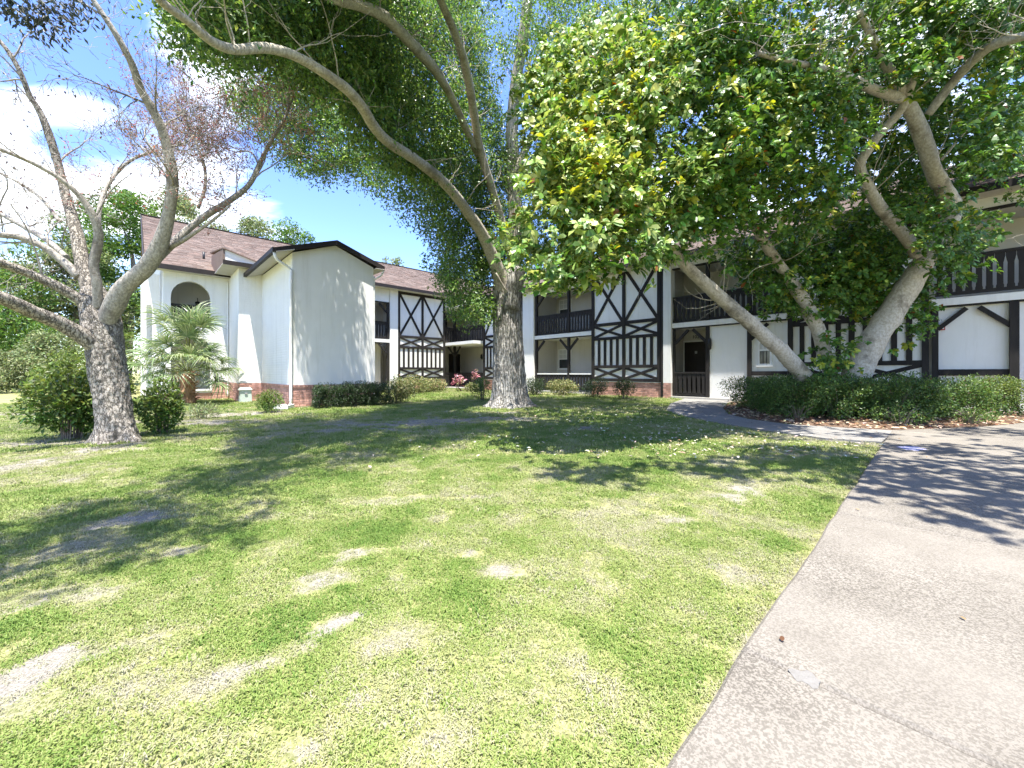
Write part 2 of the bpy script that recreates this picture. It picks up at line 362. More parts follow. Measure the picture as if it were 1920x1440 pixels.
mb = MB()                                                   # cement repair over the cracked joint
P = []
for k in range(18):
    a = 2 * math.pi * k / 18; P.append(uv(1.708 + .038 * math.sin(a) * (1 + .35 * math.sin(5 * a)), .30 + .045 * math.cos(a) * (1 + .2 * math.cos(3 * a)), .012) - doff)
mb.prism(P, (0, 0, .0175)); mb.build('cement_patch', PATCHM, drive)

CHALK = mat('chalk stain', (.36, .30, .46), (.24, .27, .36), scale=14, rough=.95)
mb = MB(); P = [uv(8.0 + .22 * math.cos(q * .524) * (1 + .2 * math.sin(q * 3)), .18 + .13 * math.sin(q * .524) * (1 + .25 * math.cos(q * 2)), .026) - doff for q in range(12)]
mb.prism(P, (0, 0, .0035)); mb.build('chalk_stain', CHALK, drive)
walk = tag(empty('walkway', (5.2, 9, 0)), 'narrow grey concrete path curving from the drive to the apartment door', 'walkway', kind='structure')
def flat_poly(poly, z0, z1, off, name, m, parent):
    mb = MB(); mb.prism([Vector((p[0], p[1], z0)) - Vector(off) for p in poly], (0, 0, z1 - z0)); return mb.build(name, m, parent)
wo = walk.location
L_, R_ = WALK[:8], WALK[8:][::-1]
for a, b in ((0, 2), (2, 3), (3, 4), (4, 5), (5, 6), (6, 7)):
    def lerp(p, q, t): return (p[0] + (q[0] - p[0]) * t, p[1] + (q[1] - p[1]) * t)
    q = [lerp(L_[i], L_[i + 1], .004) if i == a else L_[i] for i in range(a, b + 1)] + [lerp(R_[i], R_[i + 1], .01) if i == a else R_[i] for i in range(b, a - 1, -1)]
    flat_poly(q, -.1, .022, wo, 'slab', AGG2, walk)

def build_bed():
    gx = np.arange(5.2, 17, .15); gy = np.arange(5.5, 16, .15); X, Y = np.meshgrid(gx, gy); ok = inside(X, Y, BED)
    d = np.full(X.shape, 9.); n = len(BED)
    for i in range(n):
        a = np.array(BED[i]); b = np.array(BED[(i + 1) % n]); e = b - a; t = np.clip(((X - a[0]) * e[0] + (Y - a[1]) * e[1]) / (e @ e), 0, 1)
        d = np.minimum(d, np.hypot(X - a[0] - t * e[0], Y - a[1] - t * e[1]))
    d = np.where(ok, d, -d)
    Z = np.where(d > -.2, -.02 + np.clip((d + .2) / 1.2, 0, 1) * .10 + .02 * fbm(X, Y, .5, 5, 3), -.2)
    nx = len(gx); V = np.stack([X.ravel(), Y.ravel(), Z.ravel()], 1); i = np.arange((len(gy) - 1) * nx).reshape(-1, nx)[:, :-1].ravel()
    F = np.stack([i, i + 1, i + nx + 1, i + nx], 1)
    keep = (d.ravel()[F] > -.12).all(1)
    m = mat('bark mulch', (.06, .038, .026), (.17, .115, .08), scale=26, rough=.95, bump=.9, bscale=60, spec=.1)
    tag(link('mulch_bed', np_mesh('mulch_bed', V, F[keep], m, smooth=True)), 'brown mulch bed under the big leaved tree and hedge', 'mulch bed', kind='structure')
build_bed()

# ---------------------------------------------------------------- the apartment building (two wings round a court, one thing)
UR, VL = 16.8, 23.7
B = tag(empty('apartment_building', uv(UR, VL), math.atan2(SU, CU)),
        'white two storey half timbered apartment building with brown shingle roof and brick base', 'building')
class BB(MB):
    def build(s, name, m, parent=None, label=None):
        s.v = [(p[0] - UR, p[1] - VL, p[2]) for p in s.v]
        o = link(name, s.mesh(name, m), parent or B)
        if label: o['label'] = label
        return o
def fr(fac, s, z, o): return (UR - o, s, z) if fac == 'R' else (s, VL - o, z)
def fbox(mb, fac, s0, s1, z0, z1, o0, o1):
    if fac == 'R': mb.box(UR - o1, UR - o0, s0, s1, z0, z1)
    else: mb.box(s0, s1, VL - o1, VL - o0, z0, z1)
    return mb
def fpoly(mb, fac, poly, o0, o1):
    a = [fr(fac, s, z, o0) for s, z in poly]; e = Vector(fr(fac, 0, 0, o1)) - Vector(fr(fac, 0, 0, o0)); return mb.prism(a, e)
def fbeam(mb, fac, p, q, w, o0, o1):
    p, q = Vector(p), Vector(q); d = (q - p).normalized(); n = Vector((-d.y, d.x)) * w / 2
    return fpoly(mb, fac, [p - n, q - n, q + n, p + n], o0, o1)

def brick_run(fac_map, s0, s1, z0, z1, parent, single):
    """bricks of a wall face; fac_map(s, z, o) -> (u, v, z). single: each brick an object, else joined"""
    bw, bh, j, dep = .205, .066, .011, .03; rows = int((z1 - z0) / (bh + j)); bh = (z1 - z0) / rows - j
    joined = MB(); cols = []; r = random.Random(5)
    for i in range(rows):
        z = z0 + i * (bh + j) + j / 2; s = s0 - (bw + j) / 2 * (i % 2)
        while s < s1 - .02:
            a, b = max(s, s0), min(s + bw, s1); s += bw + j
            if b - a < .03: continue
            o = .004 + .005 * r.random()
            poly = [fac_map(a, z, -dep + .012), fac_map(b, z, -dep + .012), fac_map(b, z + bh, -dep + .012), fac_map(a, z + bh, -dep + .012)]
            ext = Vector(fac_map(a, z, o)) - Vector(poly[0])
            if single:
                mb = BB(); mb.prism(poly, ext); mb.build('brick', BRICK, parent)
            else:
                joined.prism(poly, ext); cols += [.7 + .6 * r.random()] * 6
    if not single:
        joined.v = [(p[0] - UR, p[1] - VL, p[2]) for p in joined.v]
        me = joined.mesh('bricks', BRICKJ); a = me.attributes.new('tint', 'FLOAT_COLOR', 'FACE')
        a.data.foreach_set('color', np.repeat(np.array([[c, c, c, 1] for c in cols], np.float32), 1, 0).ravel())
        tag(link('brick_courses', me, parent), kind='stuff')

Z_FL, Z_S0, Z_S1, Z_OP = .10, 3.02, 3.22, 5.58
def wallbox(name, m, *b, label=None): mb = BB(); mb.box(*b); return mb.build(name, m, None, label)

def timber_panel(fac, s0, s1, ztop, zb=.66, bars=4):
    mb = BB(); fbox(mb, fac, s0, s1, zb, ztop, -.2, 0); P = mb.build('timber_panel', WHITE)
    def T(f, *a): m = BB(); f(m, fac, *a); return m.build('timber', TRIM, P)
    pw = .15; c = (s0 + s1) / 2
    for s in (s0 + pw / 2, c, s1 - pw / 2): T(fbox, s - pw / 2, s + pw / 2, zb + .02, ztop, 0, .062)
    for a, b in ((s0 + pw, c - pw / 2), (c + pw / 2, s1 - pw)):
        for z, w in ((3.47, .15), (2.78, .14), (1.40, .14), (zb + .10, .14), (ztop - .09, .18)):
            T(fbox, a, b, z - w / 2, z + w / 2, 0, .05)
        for z0, z1, w in ((3.545, ztop - .18, .14), (2.85, 3.395, .12), (zb + .17, 1.33, .12)):
            T(fbeam, (a, z0), (b, z1), w, 0, .034); T(fbeam, (a, z1), (b, z0), w, 0, .039)
        bw = .135; gap = ((b - a) - bars * bw) / (bars + 1)
        for k in range(bars):
            s = a + gap + k * (bw + gap); T(fbox, s, s + bw, 1.47, 2.71, 0, .042)
    base = BB(); fbox(base, fac, s0, s1, -.05, zb, -.2, -.02); base = base.build('brick_base', MORTAR)
    brick_run((lambda s, z, o: (UR - o - .0, s, z)) if fac == 'R' else (lambda s, z, o: (s, VL - o, z)), s0, s1, 0, zb - .005, base, False)
    cap = BB(); fbox(cap, fac, s0, s1, zb - .002, zb + .018, -.05, .03); cap.build('ledge', TRIMW, base)
    return P

BAL = {}
def baluster_mesh(fac, h, w):
    key = (fac, round(h, 3), round(w, 3))
    if key not in BAL:
        q = w * .31; hp = [(q + .012, 0), (q + .012, .06), (q, .1), (q, h * .70), (q + .012, h * .76), (w * .5 - .004, h * .88), (w * .5 - .004, h)]
        poly = hp + [(-s, z) for s, z in hp[::-1]]
        mb = MB(); e = (-.028, 0, 0) if fac == 'R' else (0, -.028, 0)
        mb.prism([((0, s, z) if fac == 'R' else (s, 0, z)) for s, z in poly], e); BAL[key] = mb.mesh('baluster', TRIM)
    return BAL[key]
def railing(fac, s0, s1, zb, zt, o=-.06, cap=TRIM):
    mb = BB(); fbox(mb, fac, s0, s1, zt - .07, zt, o - .035, o + .075); R = mb.build('railing', cap)
    mb = BB(); fbox(mb, fac, s0, s1, zb, zb + .09, o - .01, o + .05); mb.build('bottom_rail', TRIM, R)
    h = zt - .07 - zb - .09; n = max(2, round((s1 - s0) / .185)); w = (s1 - s0) / n
    for k in range(n):
        p = fr(fac, s0 + (k + .5) * w, zb + .09, o + .03); link('baluster', baluster_mesh(fac, h, w), R, (p[0] - UR, p[1] - VL, p[2]))
def post(fac, s, z0, z1, braces=(-1, 1), w=.13, o=-.03, zbr=None):
    mb = BB(); fbox(mb, fac, s - w / 2, s + w / 2, z0, z1, o - w / 2, o + w / 2); p = mb.build('post', TRIM)
    zt = zbr or z1
    for sg in braces:
        mb = BB(); fbeam(mb, fac, (s + sg * .05, zt - .62), (s + sg * .6, zt - .06), .11, o - .035, o + .045); mb.build('brace', TRIM, p)
    return p
def pilaster(fac, s0, s1, zt, proud=.12, brick=False):
    mb = BB(); fbox(mb, fac, s0, s1, 0 if not brick else .66, zt, -.25, proud); mb.build('pilaster', WHITE)
    if brick:
        mb = BB(); fbox(mb, fac, s0, s1, -.05, .658, -.25, proud - .012); b = mb.build('brick_base', MORTAR)
        brick_run((lambda s, z, o: (UR - proud - o, s, z)) if fac == 'R' else (lambda s, z, o: (s, VL - proud - o, z)), s0, s1, 0, .655, b, False)
def bay_shell(fac, s0, s1, zhead, depth=1.9, zfloor=Z_FL):
    """recessed two storey balcony bay: floor, slab with its white edge, header, side walls"""
    m = BB(); fbox(m, fac, s0, s1, -.1, zfloor, -depth, .15); m.build('porch_floor', FLOORC)
    m = BB(); fbox(m, fac, s0, s1, Z_S0, Z_S1, -depth, .04); m.build('balcony_slab', WHITE)
    m = BB(); fbox(m, fac, s0, s1, Z_S0 - .05, Z_S0 - .002, -.12, .02); m.build('beam', TRIM)
    m = BB(); fbox(m, fac, s0, s1, Z_OP, zhead, -.2, 0); m.build('header', WHITE)
    m = BB(); fbox(m, fac, s0, s1, Z_OP - .05, Z_OP - .002, -.16, .02); m.build('beam', TRIM)
    m = BB(); fbox(m, fac, s0, s1, Z_OP + .03, Z_OP + .1, -depth, -.21); m.build('ceiling', CREAM)
def window(fac, s0, s1, z0, z1, o):
    """double hung white window, o: wall face"""
    t = .055; m = BB()
    for a, b, c, d in ((s0, s1, z1 - t, z1), (s0, s1, z0, z0 + t), (s0, s0 + t, z0 + t, z1 - t), (s1 - t, s1, z0 + t, z1 - t)): fbox(m, fac, a, b, c, d, o - .02, o + .035)
    zm = (z0 + z1) / 2; fbox(m, fac, s0 + t, s1 - t, zm - .03, zm + .03, o - .02, o + .028); Wn = m.build('window', TRIMW)
    m = BB(); fbox(m, fac, s0 + t, s1 - t, zm + .03, z1 - t, o - .01, o + .008); m.build('pane', BLIND, Wn)
    m = BB(); fbox(m, fac, s0 + t, s1 - t, z0 + t, zm - .03, o - .012, o + .004); m.build('pane', GLASS, Wn)
    for k in (1, 2):
        s = s0 + t + (s1 - s0 - 2 * t) * k / 3; m = BB(); fbox(m, fac, s - .012, s + .012, zm + .03, z1 - t, o + .008, o + .02); m.build('muntin', TRIMW, Wn)
        m = BB(); fbox(m, fac, s - .012, s + .012, z0 + t, zm - .03, o + .004, o + .016); m.build('muntin', METAL, Wn)
    for z in ((zm + z1) / 2, ):
        m = BB(); fbox(m, fac, s0 + t, s1 - t, z - .012, z + .012, o + .01, o + .018); m.build('muntin', TRIMW, Wn)
    m = BB(); fbox(m, fac, s0 - .05, s1 + .05, z0 - .06, z0 - .002, o, o + .07); m.build('sill', TRIMW, Wn)
def door(fac, s0, s1, z0, z1, o, handle=1):
    m = BB(); fbox(m, fac, s0, s1, z0, z1, o, o + .04); Dr = m.build('door', DOORM)
    for a, b, c, d in ((s0 - .07, s0 - .002, z0, z1 + .07), (s1 + .002, s1 + .07, z0, z1 + .07), (s0, s1, z1 + .002, z1 + .07)):
        m = BB(); fbox(m, fac, a, b, c, d, o, o + .055); m.build('door_frame', TRIMW if fac == 'R' else TRIM, Dr)
    w = s1 - s0; h = z1 - z0
    for a, b in ((.12, .45), (.55, .88)):
        for c, d in ((.08, .36), (.44, .92)):
            m = BB(); fbox(m, fac, s0 + a * w, s0 + b * w, z0 + c * h, z0 + d * h, o + .04, o + .052); m.build('door_panel', DOORM, Dr)
    s = s0 + .08 * w if handle > 0 else s1 - .08 * w
    m = BB(); m.tube([fr(fac, s, z0 + 1.0, o + .04), fr(fac, s, z0 + 1.0, o + .09), fr(fac, s, z0 + 1.0, o + .115)], [.015, .032, .026], 8); m.build('handle', METAL, Dr)
    return Dr

# --- right wing, facade on u = UR, from the inner corner (v = VL) towards the camera
ZH_R = 6.14
timber_panel('R', 17.0, 20.43, ZH_R)                        # behind the oak
pilaster('R', 15.77, 16.66, ZH_R); fb = BB(); fbox(fb, 'R', 16.70, 16.96, 0, ZH_R, -.1, .09); fb.build('downspout', TRIM)
bay_shell('R', 11.83, 15.77, ZH_R)
post('R', 13.31, Z_FL, Z_S0 - .05); post('R', 13.31, Z_S1, Z_OP - .05, ())
post('R', 15.66, Z_FL, Z_S0 - .05, (-1,)); post('R', 15.66, Z_S1, Z_OP - .05, (-1,))
railing('R', 11.83, 15.58, 3.25, 4.34); railing('R', 11.83, 15.58, .2, 1.08, cap=TRIMW)
window('R', 14.6, 15.55, 1.33, 2.52, -1.88); window('R', 14.55, 15.5, 4.35, 5.5, -1.88)
timber_panel('R', 8.17, 11.8, ZH_R)
fb = BB(); fbox(fb, 'R', 8.02, 8.13, .05, ZH_R, .02, .11); fb.build('downspout', TRIM)
pilaster('R', 7.66, 8.0, ZH_R, .14, True)
bay_shell('R', 3.5, 7.66, ZH_R)
post('R', 6.2, Z_FL, Z_S0 - .05, (1,)); post('R', 7.58, Z_FL, Z_S0 - .05, (-1,), w=.08); post('R', 6.2, Z_S1, Z_OP - .05, ())
post('R', 4.7, Z_FL, Z_S0 - .05, (-1,)); post('R', 4.7, Z_S1, Z_OP - .05, ())
railing('R', 6.27, 7.6, .16, 1.14); railing('R', 3.5, 7.62, 3.25, 4.34)
def infill(s0, s1, o, z0, z1, name='infill_wall'): m = BB(); fbox(m, 'R', s0, s1, z0, z1, o - .12, o); return m.build(name, WHITE)
infill(4.77, 6.13, -.04, Z_FL, Z_S0 - .05); infill(3.5, 4.63, -.06, Z_FL, Z_S0 - .05)
m = BB(); fbox(m, 'R', 3.5, 4.63, 1.0, 1.16, -.06, .0); m.build('beam', TRIM); m = BB(); fbox(m, 'R', 3.5, 4.63, .1, .22, -.06, .0); m.build('beam', TRIM)
window('R', 3.98, 4.42, 1.38, 2.5, -.06)
Dr = door('R', 6.86, 7.92, Z_FL, 2.52, -1.9)
m = BB(); fbox(m, 'R', 7.24, 7.52, 1.98, 2.1, -1.86, -1.85); m.build('door_plate', GREYM, Dr)
fc = bpy.data.curves.new('house_number', 'FONT'); fc.body = '1023'; fc.size = .22; fc.extrude = .012; fc.align_x = 'CENTER'; fc.materials.append(METAL)
fo = bpy.data.objects.new('house_number', fc); nm_me = bpy.data.meshes.new_from_object(fo); bpy.data.objects.remove(fo)
fo = link('house_number', nm_me, B, (1.885, 7.36 - VL, 2.68)); fo.rotation_euler = (math.radians(90), 0, math.radians(-90))
m = BB(); m.tube([fr('R', 6.1, 2.05, -.02), fr('R', 6.1, 2.2, .06), fr('R', 6.1, 2.42, .06), fr('R', 6.1, 2.5, .0)], [.03, .07, .06, .02], 8); m.build('wall_lamp', METAL)
timber_panel('R', .02, 3.47, ZH_R)
bay_shell('R', -5.6, -.03, ZH_R)
post('R', -.1, Z_FL, Z_S0 - .05, (-1,)); post('R', -1.53, Z_FL, Z_S0 - .05, (1,), w=.16)
railing('R', -5.6, -.1, 3.3, 4.4)
infill(-1.45, -.17, -.1, Z_FL, Z_S0 - .05); infill(-5.6, -1.61, -.1, Z_FL, Z_S0 - .05)
m = BB(); fbox(m, 'R', -1.45, -.17, 1.02, 1.2, -.1, -.03); m.build('beam', TRIM)
m = BB(); fbox(m, 'R', -.3, -.18, 2.33, 2.49, -.1, -.05); al = m.build('fire_alarm', RED); m = BB(); fbox(m, 'R', -.28, -.2, 2.36, 2.42, -.05, -.044); m.build('strobe', TRIMW, al)
wallbox('wall', CREAM, UR + 1.9, UR + 2.1, -5.8, VL + 2.1, -.1, 6.3)
for s in (15.79, 11.8, 8.03, 3.47, .0, -5.65): wallbox('wall', CREAM, UR + .2, UR + 1.9, s - .06, s + .06, -.1, 6.1)
wallbox('wall', WHITE, UR, UR + .2, -9, -5.62, -.1, ZH_R)

# --- inner corner with its balcony
m = BB(); m.box(15.95, UR + 1.9, 20.45, VL + 1.9, Z_S0, Z_S1); m.box(15.95, UR - .005, VL + .04, VL + .05, Z_S0, Z_S1); m.build('balcony_slab', WHITE)
m = BB(); m.box(15.95, UR + 1.9, 20.45, VL + 1.9, -.1, Z_FL); m.build('porch_floor', FLOORC)
m = BB(); m.box(15.95, UR + 1.9, 20.45, VL + 1.9, Z_OP + .03, Z_OP + .1); m.build('ceiling', CREAM)
m = BB(); fbox(m, 'R', 20.45, VL, Z_OP, ZH_R, -.2, 0); m.build('header', WHITE); m = BB(); fbox(m, 'L', 15.95, UR, Z_OP, 6.4, -.2, 0); m.build('header', WHITE)
railing('R', 20.5, VL - .1, 3.25, 4.34); railing('L', 15.98, UR - .1, 3.25, 4.34); railing('R', 20.5, VL - .1, .16, 1.12); railing('L', 15.98, UR - .1, .16, 1.12)
mb = BB(); mb.box(UR - .1, UR + .05, VL - .08, VL + .07, Z_FL, Z_S0); cp = mb.build('post', TRIM)
mb = BB(); fbeam(mb, 'R', (VL - .1, 2.35), (VL - .7, 2.95), .11, 0, .08); mb.build('brace', TRIM, cp); mb = BB(); fbeam(mb, 'L', (UR - .1, 2.35), (UR - .65, 2.95), .11, 0, .08); mb.build('brace', TRIM, cp)
wallbox('post', TRIM, UR - .1, UR + .05, VL - .08, VL + .07, Z_S1, Z_OP)
door('L', 17.62, 18.52, Z_FL, 2.5, -1.9); door('L', 16.4, 17.3, Z_S1, 5.4, -1.9)
mb = BB(); mb.tube([(UR + 1.88, 22.9, 2.1), (UR + 1.8, 22.9, 2.2), (UR + 1.8, 22.9, 2.42), (UR + 1.88, 22.9, 2.5)], [.03, .08, .07, .02], 8); mb.build('wall_lamp', METAL)

# --- left wing, facade on v = VL
timber_panel('L', 12.3, 15.92, 6.40)
pilaster('L', 11.74, 12.27, 6.40, .10)
bay_shell('L', 6.4, 11.72, 6.40)
post('L', 11.64, Z_FL, Z_S0 - .05, (-1,)); post('L', 11.64, Z_S1, Z_OP - .05, (-1,))
railing('L', 6.4, 11.56, 3.25, 4.34)
m = BB(); fbox(m, 'L', 6.4, 11.56, Z_FL, Z_S0 - .06, -1.0, -.9); m.build('infill_wall', CREAM)
wallbox('wall', CREAM, .8, UR + 1.9, VL + 1.9, VL + 2.1, -.1, 6.6)
wallbox('wall', CREAM, 15.93, 15.99, VL + .2, VL + 1.9, -.1, 6.3); wallbox('wall', CREAM, 12.2, 12.26, VL + .26, VL + 1.9, -.1, 6.3)

# --- gabled white block: u 3.67-6.375, front on v = 14.16
GU0, GU1, GV, GUP = 3.67, 6.375, 14.16, 5.02
GZ = 4.98; GP = 5.50; BRZ = .70
m = BB(); m.prism([(GU0, GV, BRZ), (GU1, GV, BRZ), (GU1, GV, GZ), (GUP, GV, GP), (GU0, GV, GZ)], (0, .2, 0)); m.build('gable_wall', WHITE)
wallbox('wall', PAINTB, GU0, GU0 + .2, GV + .2, 18.4, BRZ, GZ + .0, label='white painted brick side wall of the gabled block')
wallbox('wall', WHITE, GU1 - .2, GU1, GV + .2, VL, BRZ, GZ)
def lmap(s, z, o): return (s, GV - o, z)
def smap(s, z, o): return (GU0 - o, s, z)
bb = wallbox('brick_base', MORTAR, GU0 + .016, GU1 - .016, GV + .016, 18.4, -.1, BRZ)
brick_run(lmap, GU0, GU1, 0, BRZ - .075, bb, True); brick_run(smap, GV + .03, 18.38, 0, BRZ - .075, bb, True)
def rowlock(fm, s0, s1, z0, z1):
    n = int((s1 - s0) / .078)
    j = MB(); cols = []
    for k in range(n):
        a = s0 + (s1 - s0) * k / n; b = a + (s1 - s0) / n - .010; poly = [fm(a, z0, 0), fm(b, z0, 0), fm(b, z1, 0), fm(a, z1, 0)]
        j.prism(poly, Vector(fm(a, z0, .03)) - Vector(poly[0])); cols += [.6 + .5 * random.random()] * 6
    j.v = [(p[0] - UR, p[1] - VL, p[2]) for p in j.v]; me = j.mesh('bricks', BRICKJ); at_ = me.attributes.new('tint', 'FLOAT_COLOR', 'FACE')
    at_.data.foreach_set('color', np.array([[c, c, c, 1] for c in cols], np.float32).ravel()); tag(link('brick_ledge', me, bb), kind='stuff')
rowlock(lmap, GU0, GU1, BRZ - .07, BRZ - .004); rowlock(smap, GV + .01, 18.38, BRZ - .07, BRZ - .004)
# --- step B and arched porch
BU0 = 2.895; BV = 18.4
wallbox('wall', PAINTB, BU0, GU0, BV, BV + .2, BRZ, 5.2, label='white painted brick step wall between arch and gabled block')
wallbox('wall', WHITE, BU0, BU0 + .2, BV + .2, 20.8, BRZ, 5.2)
AV = 20.6; AU0 = .785; AC, AW = 1.64, .63
def arch_wall(z0, z1, zs, zb, zsp):
    """wall u AU0..BU0 with a round headed opening: sill zb, spring zsp, crown zs"""
    m = BB(); e = (0, .22, 0)
    m.prism([(AU0, AV, z0), (AC - AW, AV, z0), (AC - AW, AV, z1), (AU0, AV, z1)], e); m.prism([(AC + AW, AV, z0), (BU0, AV, z0), (BU0, AV, z1), (AC + AW, AV, z1)], e)
    if zb > z0: m.prism([(AC - AW, AV, z0), (AC + AW, AV, z0), (AC + AW, AV, zb), (AC - AW, AV, zb)], e)
    n = 16; arc = [(AC - AW * math.cos(math.pi * k / n), AV, zsp + (zs - zsp) * math.sin(math.pi * k / n)) for k in range(n + 1)]
    for k in range(n): a, b = arc[k], arc[k + 1]; m.prism([a, b, (b[0], AV, z1), (a[0], AV, z1)], e)
    return m.build('arch_wall', WHITE)
arch_wall(3.05, 5.35, 4.80, 3.06, 4.12); arch_wall(.28, 3.05, 2.62, .42, 2.0)
m = BB(); m.box(AC - AW - .03, AC + AW + .03, AV - .06, AV + .1, .36, .425); m.build('sill', TRIMW)
bb2 = wallbox('brick_base', MORTAR, AU0, GU0, AV + .02, AV + .2, -.1, .275); brick_run(lambda s, z, o: (s, AV - o, z), AU0, BU0, 0, .27, bb2, False)
bb3 = wallbox('brick_base', MORTAR, BU0 + .02, GU0, BV + .02, BV + .2, -.1, BRZ - .004); brick_run(lambda s, z, o: (s, BV - o, z), BU0, GU0 - .01, 0, BRZ - .005, bb3, False)
brick_run(lambda s, z, o: (BU0 - o, s, z), BV + .03, AV - .01, 0, BRZ - .005, bb3, False)
brick_run(lambda s, z, o: (s, AV - .001 - o, z), AC + AW + .05, BU0 - .03, .29, BRZ, bb3, False)
wallbox('wall', WHITE, AU0, AU0 + .2, AV + .22, VL, -.1, 5.5)
wallbox('wall', WHITE, AU0 + .2, BU0, AV + 1.7, AV + 1.85, -.1, 5.5); wallbox('balcony_slab', CREAM, AU0 + .2, BU0, AV + .22, AV + 1.7, 2.95, 3.1); wallbox('ceiling', CREAM, AU0 + .2, BU0, AV + .22, AV + 1.7, 5.1, 5.16)
wallbox('wall', CREAM, BU0 - .1, BU0, AV + .22, AV + 1.7, -.1, 5.3)
mb = BB(); mb.box(AC - AW + .01, AC + AW - .01, AV + .07, AV + .13, 3.78, 3.86); R = mb.build('railing', TRIM)
mb = BB(); mb.box(AC - AW + .01, AC + AW - .01, AV + .08, AV + .12, 3.12, 3.2); mb.build('bottom_rail', TRIM, R)
bm_ = baluster_mesh('L', .58, .17)
for k in range(7): link('baluster', bm_, R, (AC - AW + .1 + k * .177 - UR, AV + .12 - VL, 3.2))
mb = BB(); p = (1.98, AV + 1.6); mb.tube([(p[0], AV + 1.68, 4.35), (p[0], p[1] - .05, 4.38), (p[0], p[1] - .05, 4.2)], .014, 6); mb.tube([(p[0], p[1] - .05, q) for q in (3.98, 4.02, 4.2, 4.24)], [.03, .07, .09, .02], 8); mb.build('wall_lantern', METAL)
# further arched wall seen past the corner
m = BB(); e = (0, .2, 0); V2 = 24.3
m.prism([(.17, V2, -.1), (.25, V2, -.1), (.25, V2, 5.6), (.17, V2, 5.6)], e); m.prism([(.55, V2, -.1), (.785, V2, -.1), (.785, V2, 5.6), (.55, V2, 5.6)], e)
n = 10; arc = [(.4 - .15 * math.cos(math.pi * k / n), V2, 3.9 + .45 * math.sin(math.pi * k / n)) for k in range(n + 1)]
for k in range(n): m.prism([arc[k], arc[k + 1], (arc[k + 1][0], V2, 5.6), (arc[k][0], V2, 5.6)], e)
m.build('arch_wall', WHITE)
wallbox('wall', WHITE, .2, .785, V2 + .5, V2 + .6, -.1, 5.6)

# --- roofs
def roof_plane(name, o, along, up, over, parent=None, thick=.10, tab=.31, row=.155):
    """o: lower corner, along: eave vector, up: slope vector (u, v, z). A deck with its shingle courses as real tabs"""
    o, along, up = Vector(o), Vector(along), Vector(up); n = along.cross(up).normalized()
    if n.z < 0: n = -n
    m = BB(); m.prism([o, o + along, o + along + up, o + up], -n * thick); R = m.build(name, FASCIA, parent)
    ea, eu = along.normalized(), up.normalized(); La, Lu = along.length, up.length; off = Vector((UR, VL, 0))
    V, F, C = [], [], []; r = random.Random(3); rows = int(Lu / row)
    row_ = Lu / rows
    for i in range(rows):
        s = -r.random() * tab
        while s < La:
            w = tab * (.7 + .6 * r.random()); a, b = max(s, 0), min(s + w - .006, La); s += w
            if b - a < .02: continue
            lift = .014 + .008 * r.random(); lo = o + eu * (i * row_ - .012 * (i == 0)); hi = o + eu * min((i + 1.15) * row_, Lu)
            k = len(V)
            V += [lo + ea * a + n * .001 - off, lo + ea * b + n * .001 - off, lo + ea * b + n * lift - off, lo + ea * a + n * lift - off, hi + ea * b + n * .004 - off, hi + ea * a + n * .004 - off]
            F += [(k, k + 1, k + 2, k + 3), (k + 3, k + 2, k + 4, k + 5)]
            t = .75 + .5 * r.random() ** 1.3; w_ = r.random()
            c = (.185 * t, (.132 + .018 * w_) * t, (.108 + .022 * w_) * t); C += [c, c]
    me = np_mesh('shingles', [tuple(p) for p in V], F, SHINGLE, np.array(C))
    tag(link('shingles', me, R), kind='stuff'); return R
SLP = .448
def zroof(v): return 6.55 + SLP * (v - 23.1)
VR = 31.1
roof_plane('roof', (.26, 20.2, zroof(20.2)), (3.2, 0, 0), (0, VR - 20.2, zroof(VR) - zroof(20.2)), .5)
roof_plane('roof', (3.47, 23.1, zroof(23.1)), (UR + 8 - 3.47, 0, 0), (0, VR - 23.1, zroof(VR) - zroof(23.1)), .5)
m = BB(); m.prism([(.26, VR, zroof(VR)), (UR + 8, VR, zroof(VR)), (UR + 8, 38, 6.4), (.26, 38, 6.4)], (0, 0, -.1)); m.build('roof', SHINGLE2)
wallbox('ridge_cap', FASCIA, .2, UR + 8, VR - .12, VR + .12, zroof(VR) + .01, zroof(VR) + .05)
m = BB(); m.prism([(.785, AV + .2, 5.3), (.785, VR, zroof(VR) - .15), (.785, 37.5, 6.4), (.785, 37.5, 0), (.785, 25, 0), (.785, AV + .3, 5.2)], (.15, 0, 0)); m.build('gable_wall', WHITE)
m = BB(); m.prism([(.24, 20.15, zroof(20.15) - .16), (.24, VR, zroof(VR) - .16), (.24, VR, zroof(VR) + .04), (.24, 20.15, zroof(20.15) + .04)], (-.04, 0, 0)); m.build('rake_board', FASCIA)
# eaves: fascia, gutter, soffit
def eave(s0, s1, v, z, fac='L', wall=None):
    m = BB()
    if fac == 'L': m.box(s0, s1, v - .03, v, z - .17, z + .02); f = m.build('fascia', FASCIA); m = BB(); m.box(s0, s1, v, wall, z - .16, z - .13)
    else: m.box(v - .03, v, s0, s1, z - .17, z + .02); f = m.build('fascia', FASCIA); m = BB(); m.box(v, wall, s0, s1, z - .16, z - .13)
    m.build('soffit', SOFFIT, f)
eave(.26, 3.4, 20.18, zroof(20.2), 'L', AV + .05); eave(6.7, UR - .6, 23.08, zroof(23.1), 'L', VL)
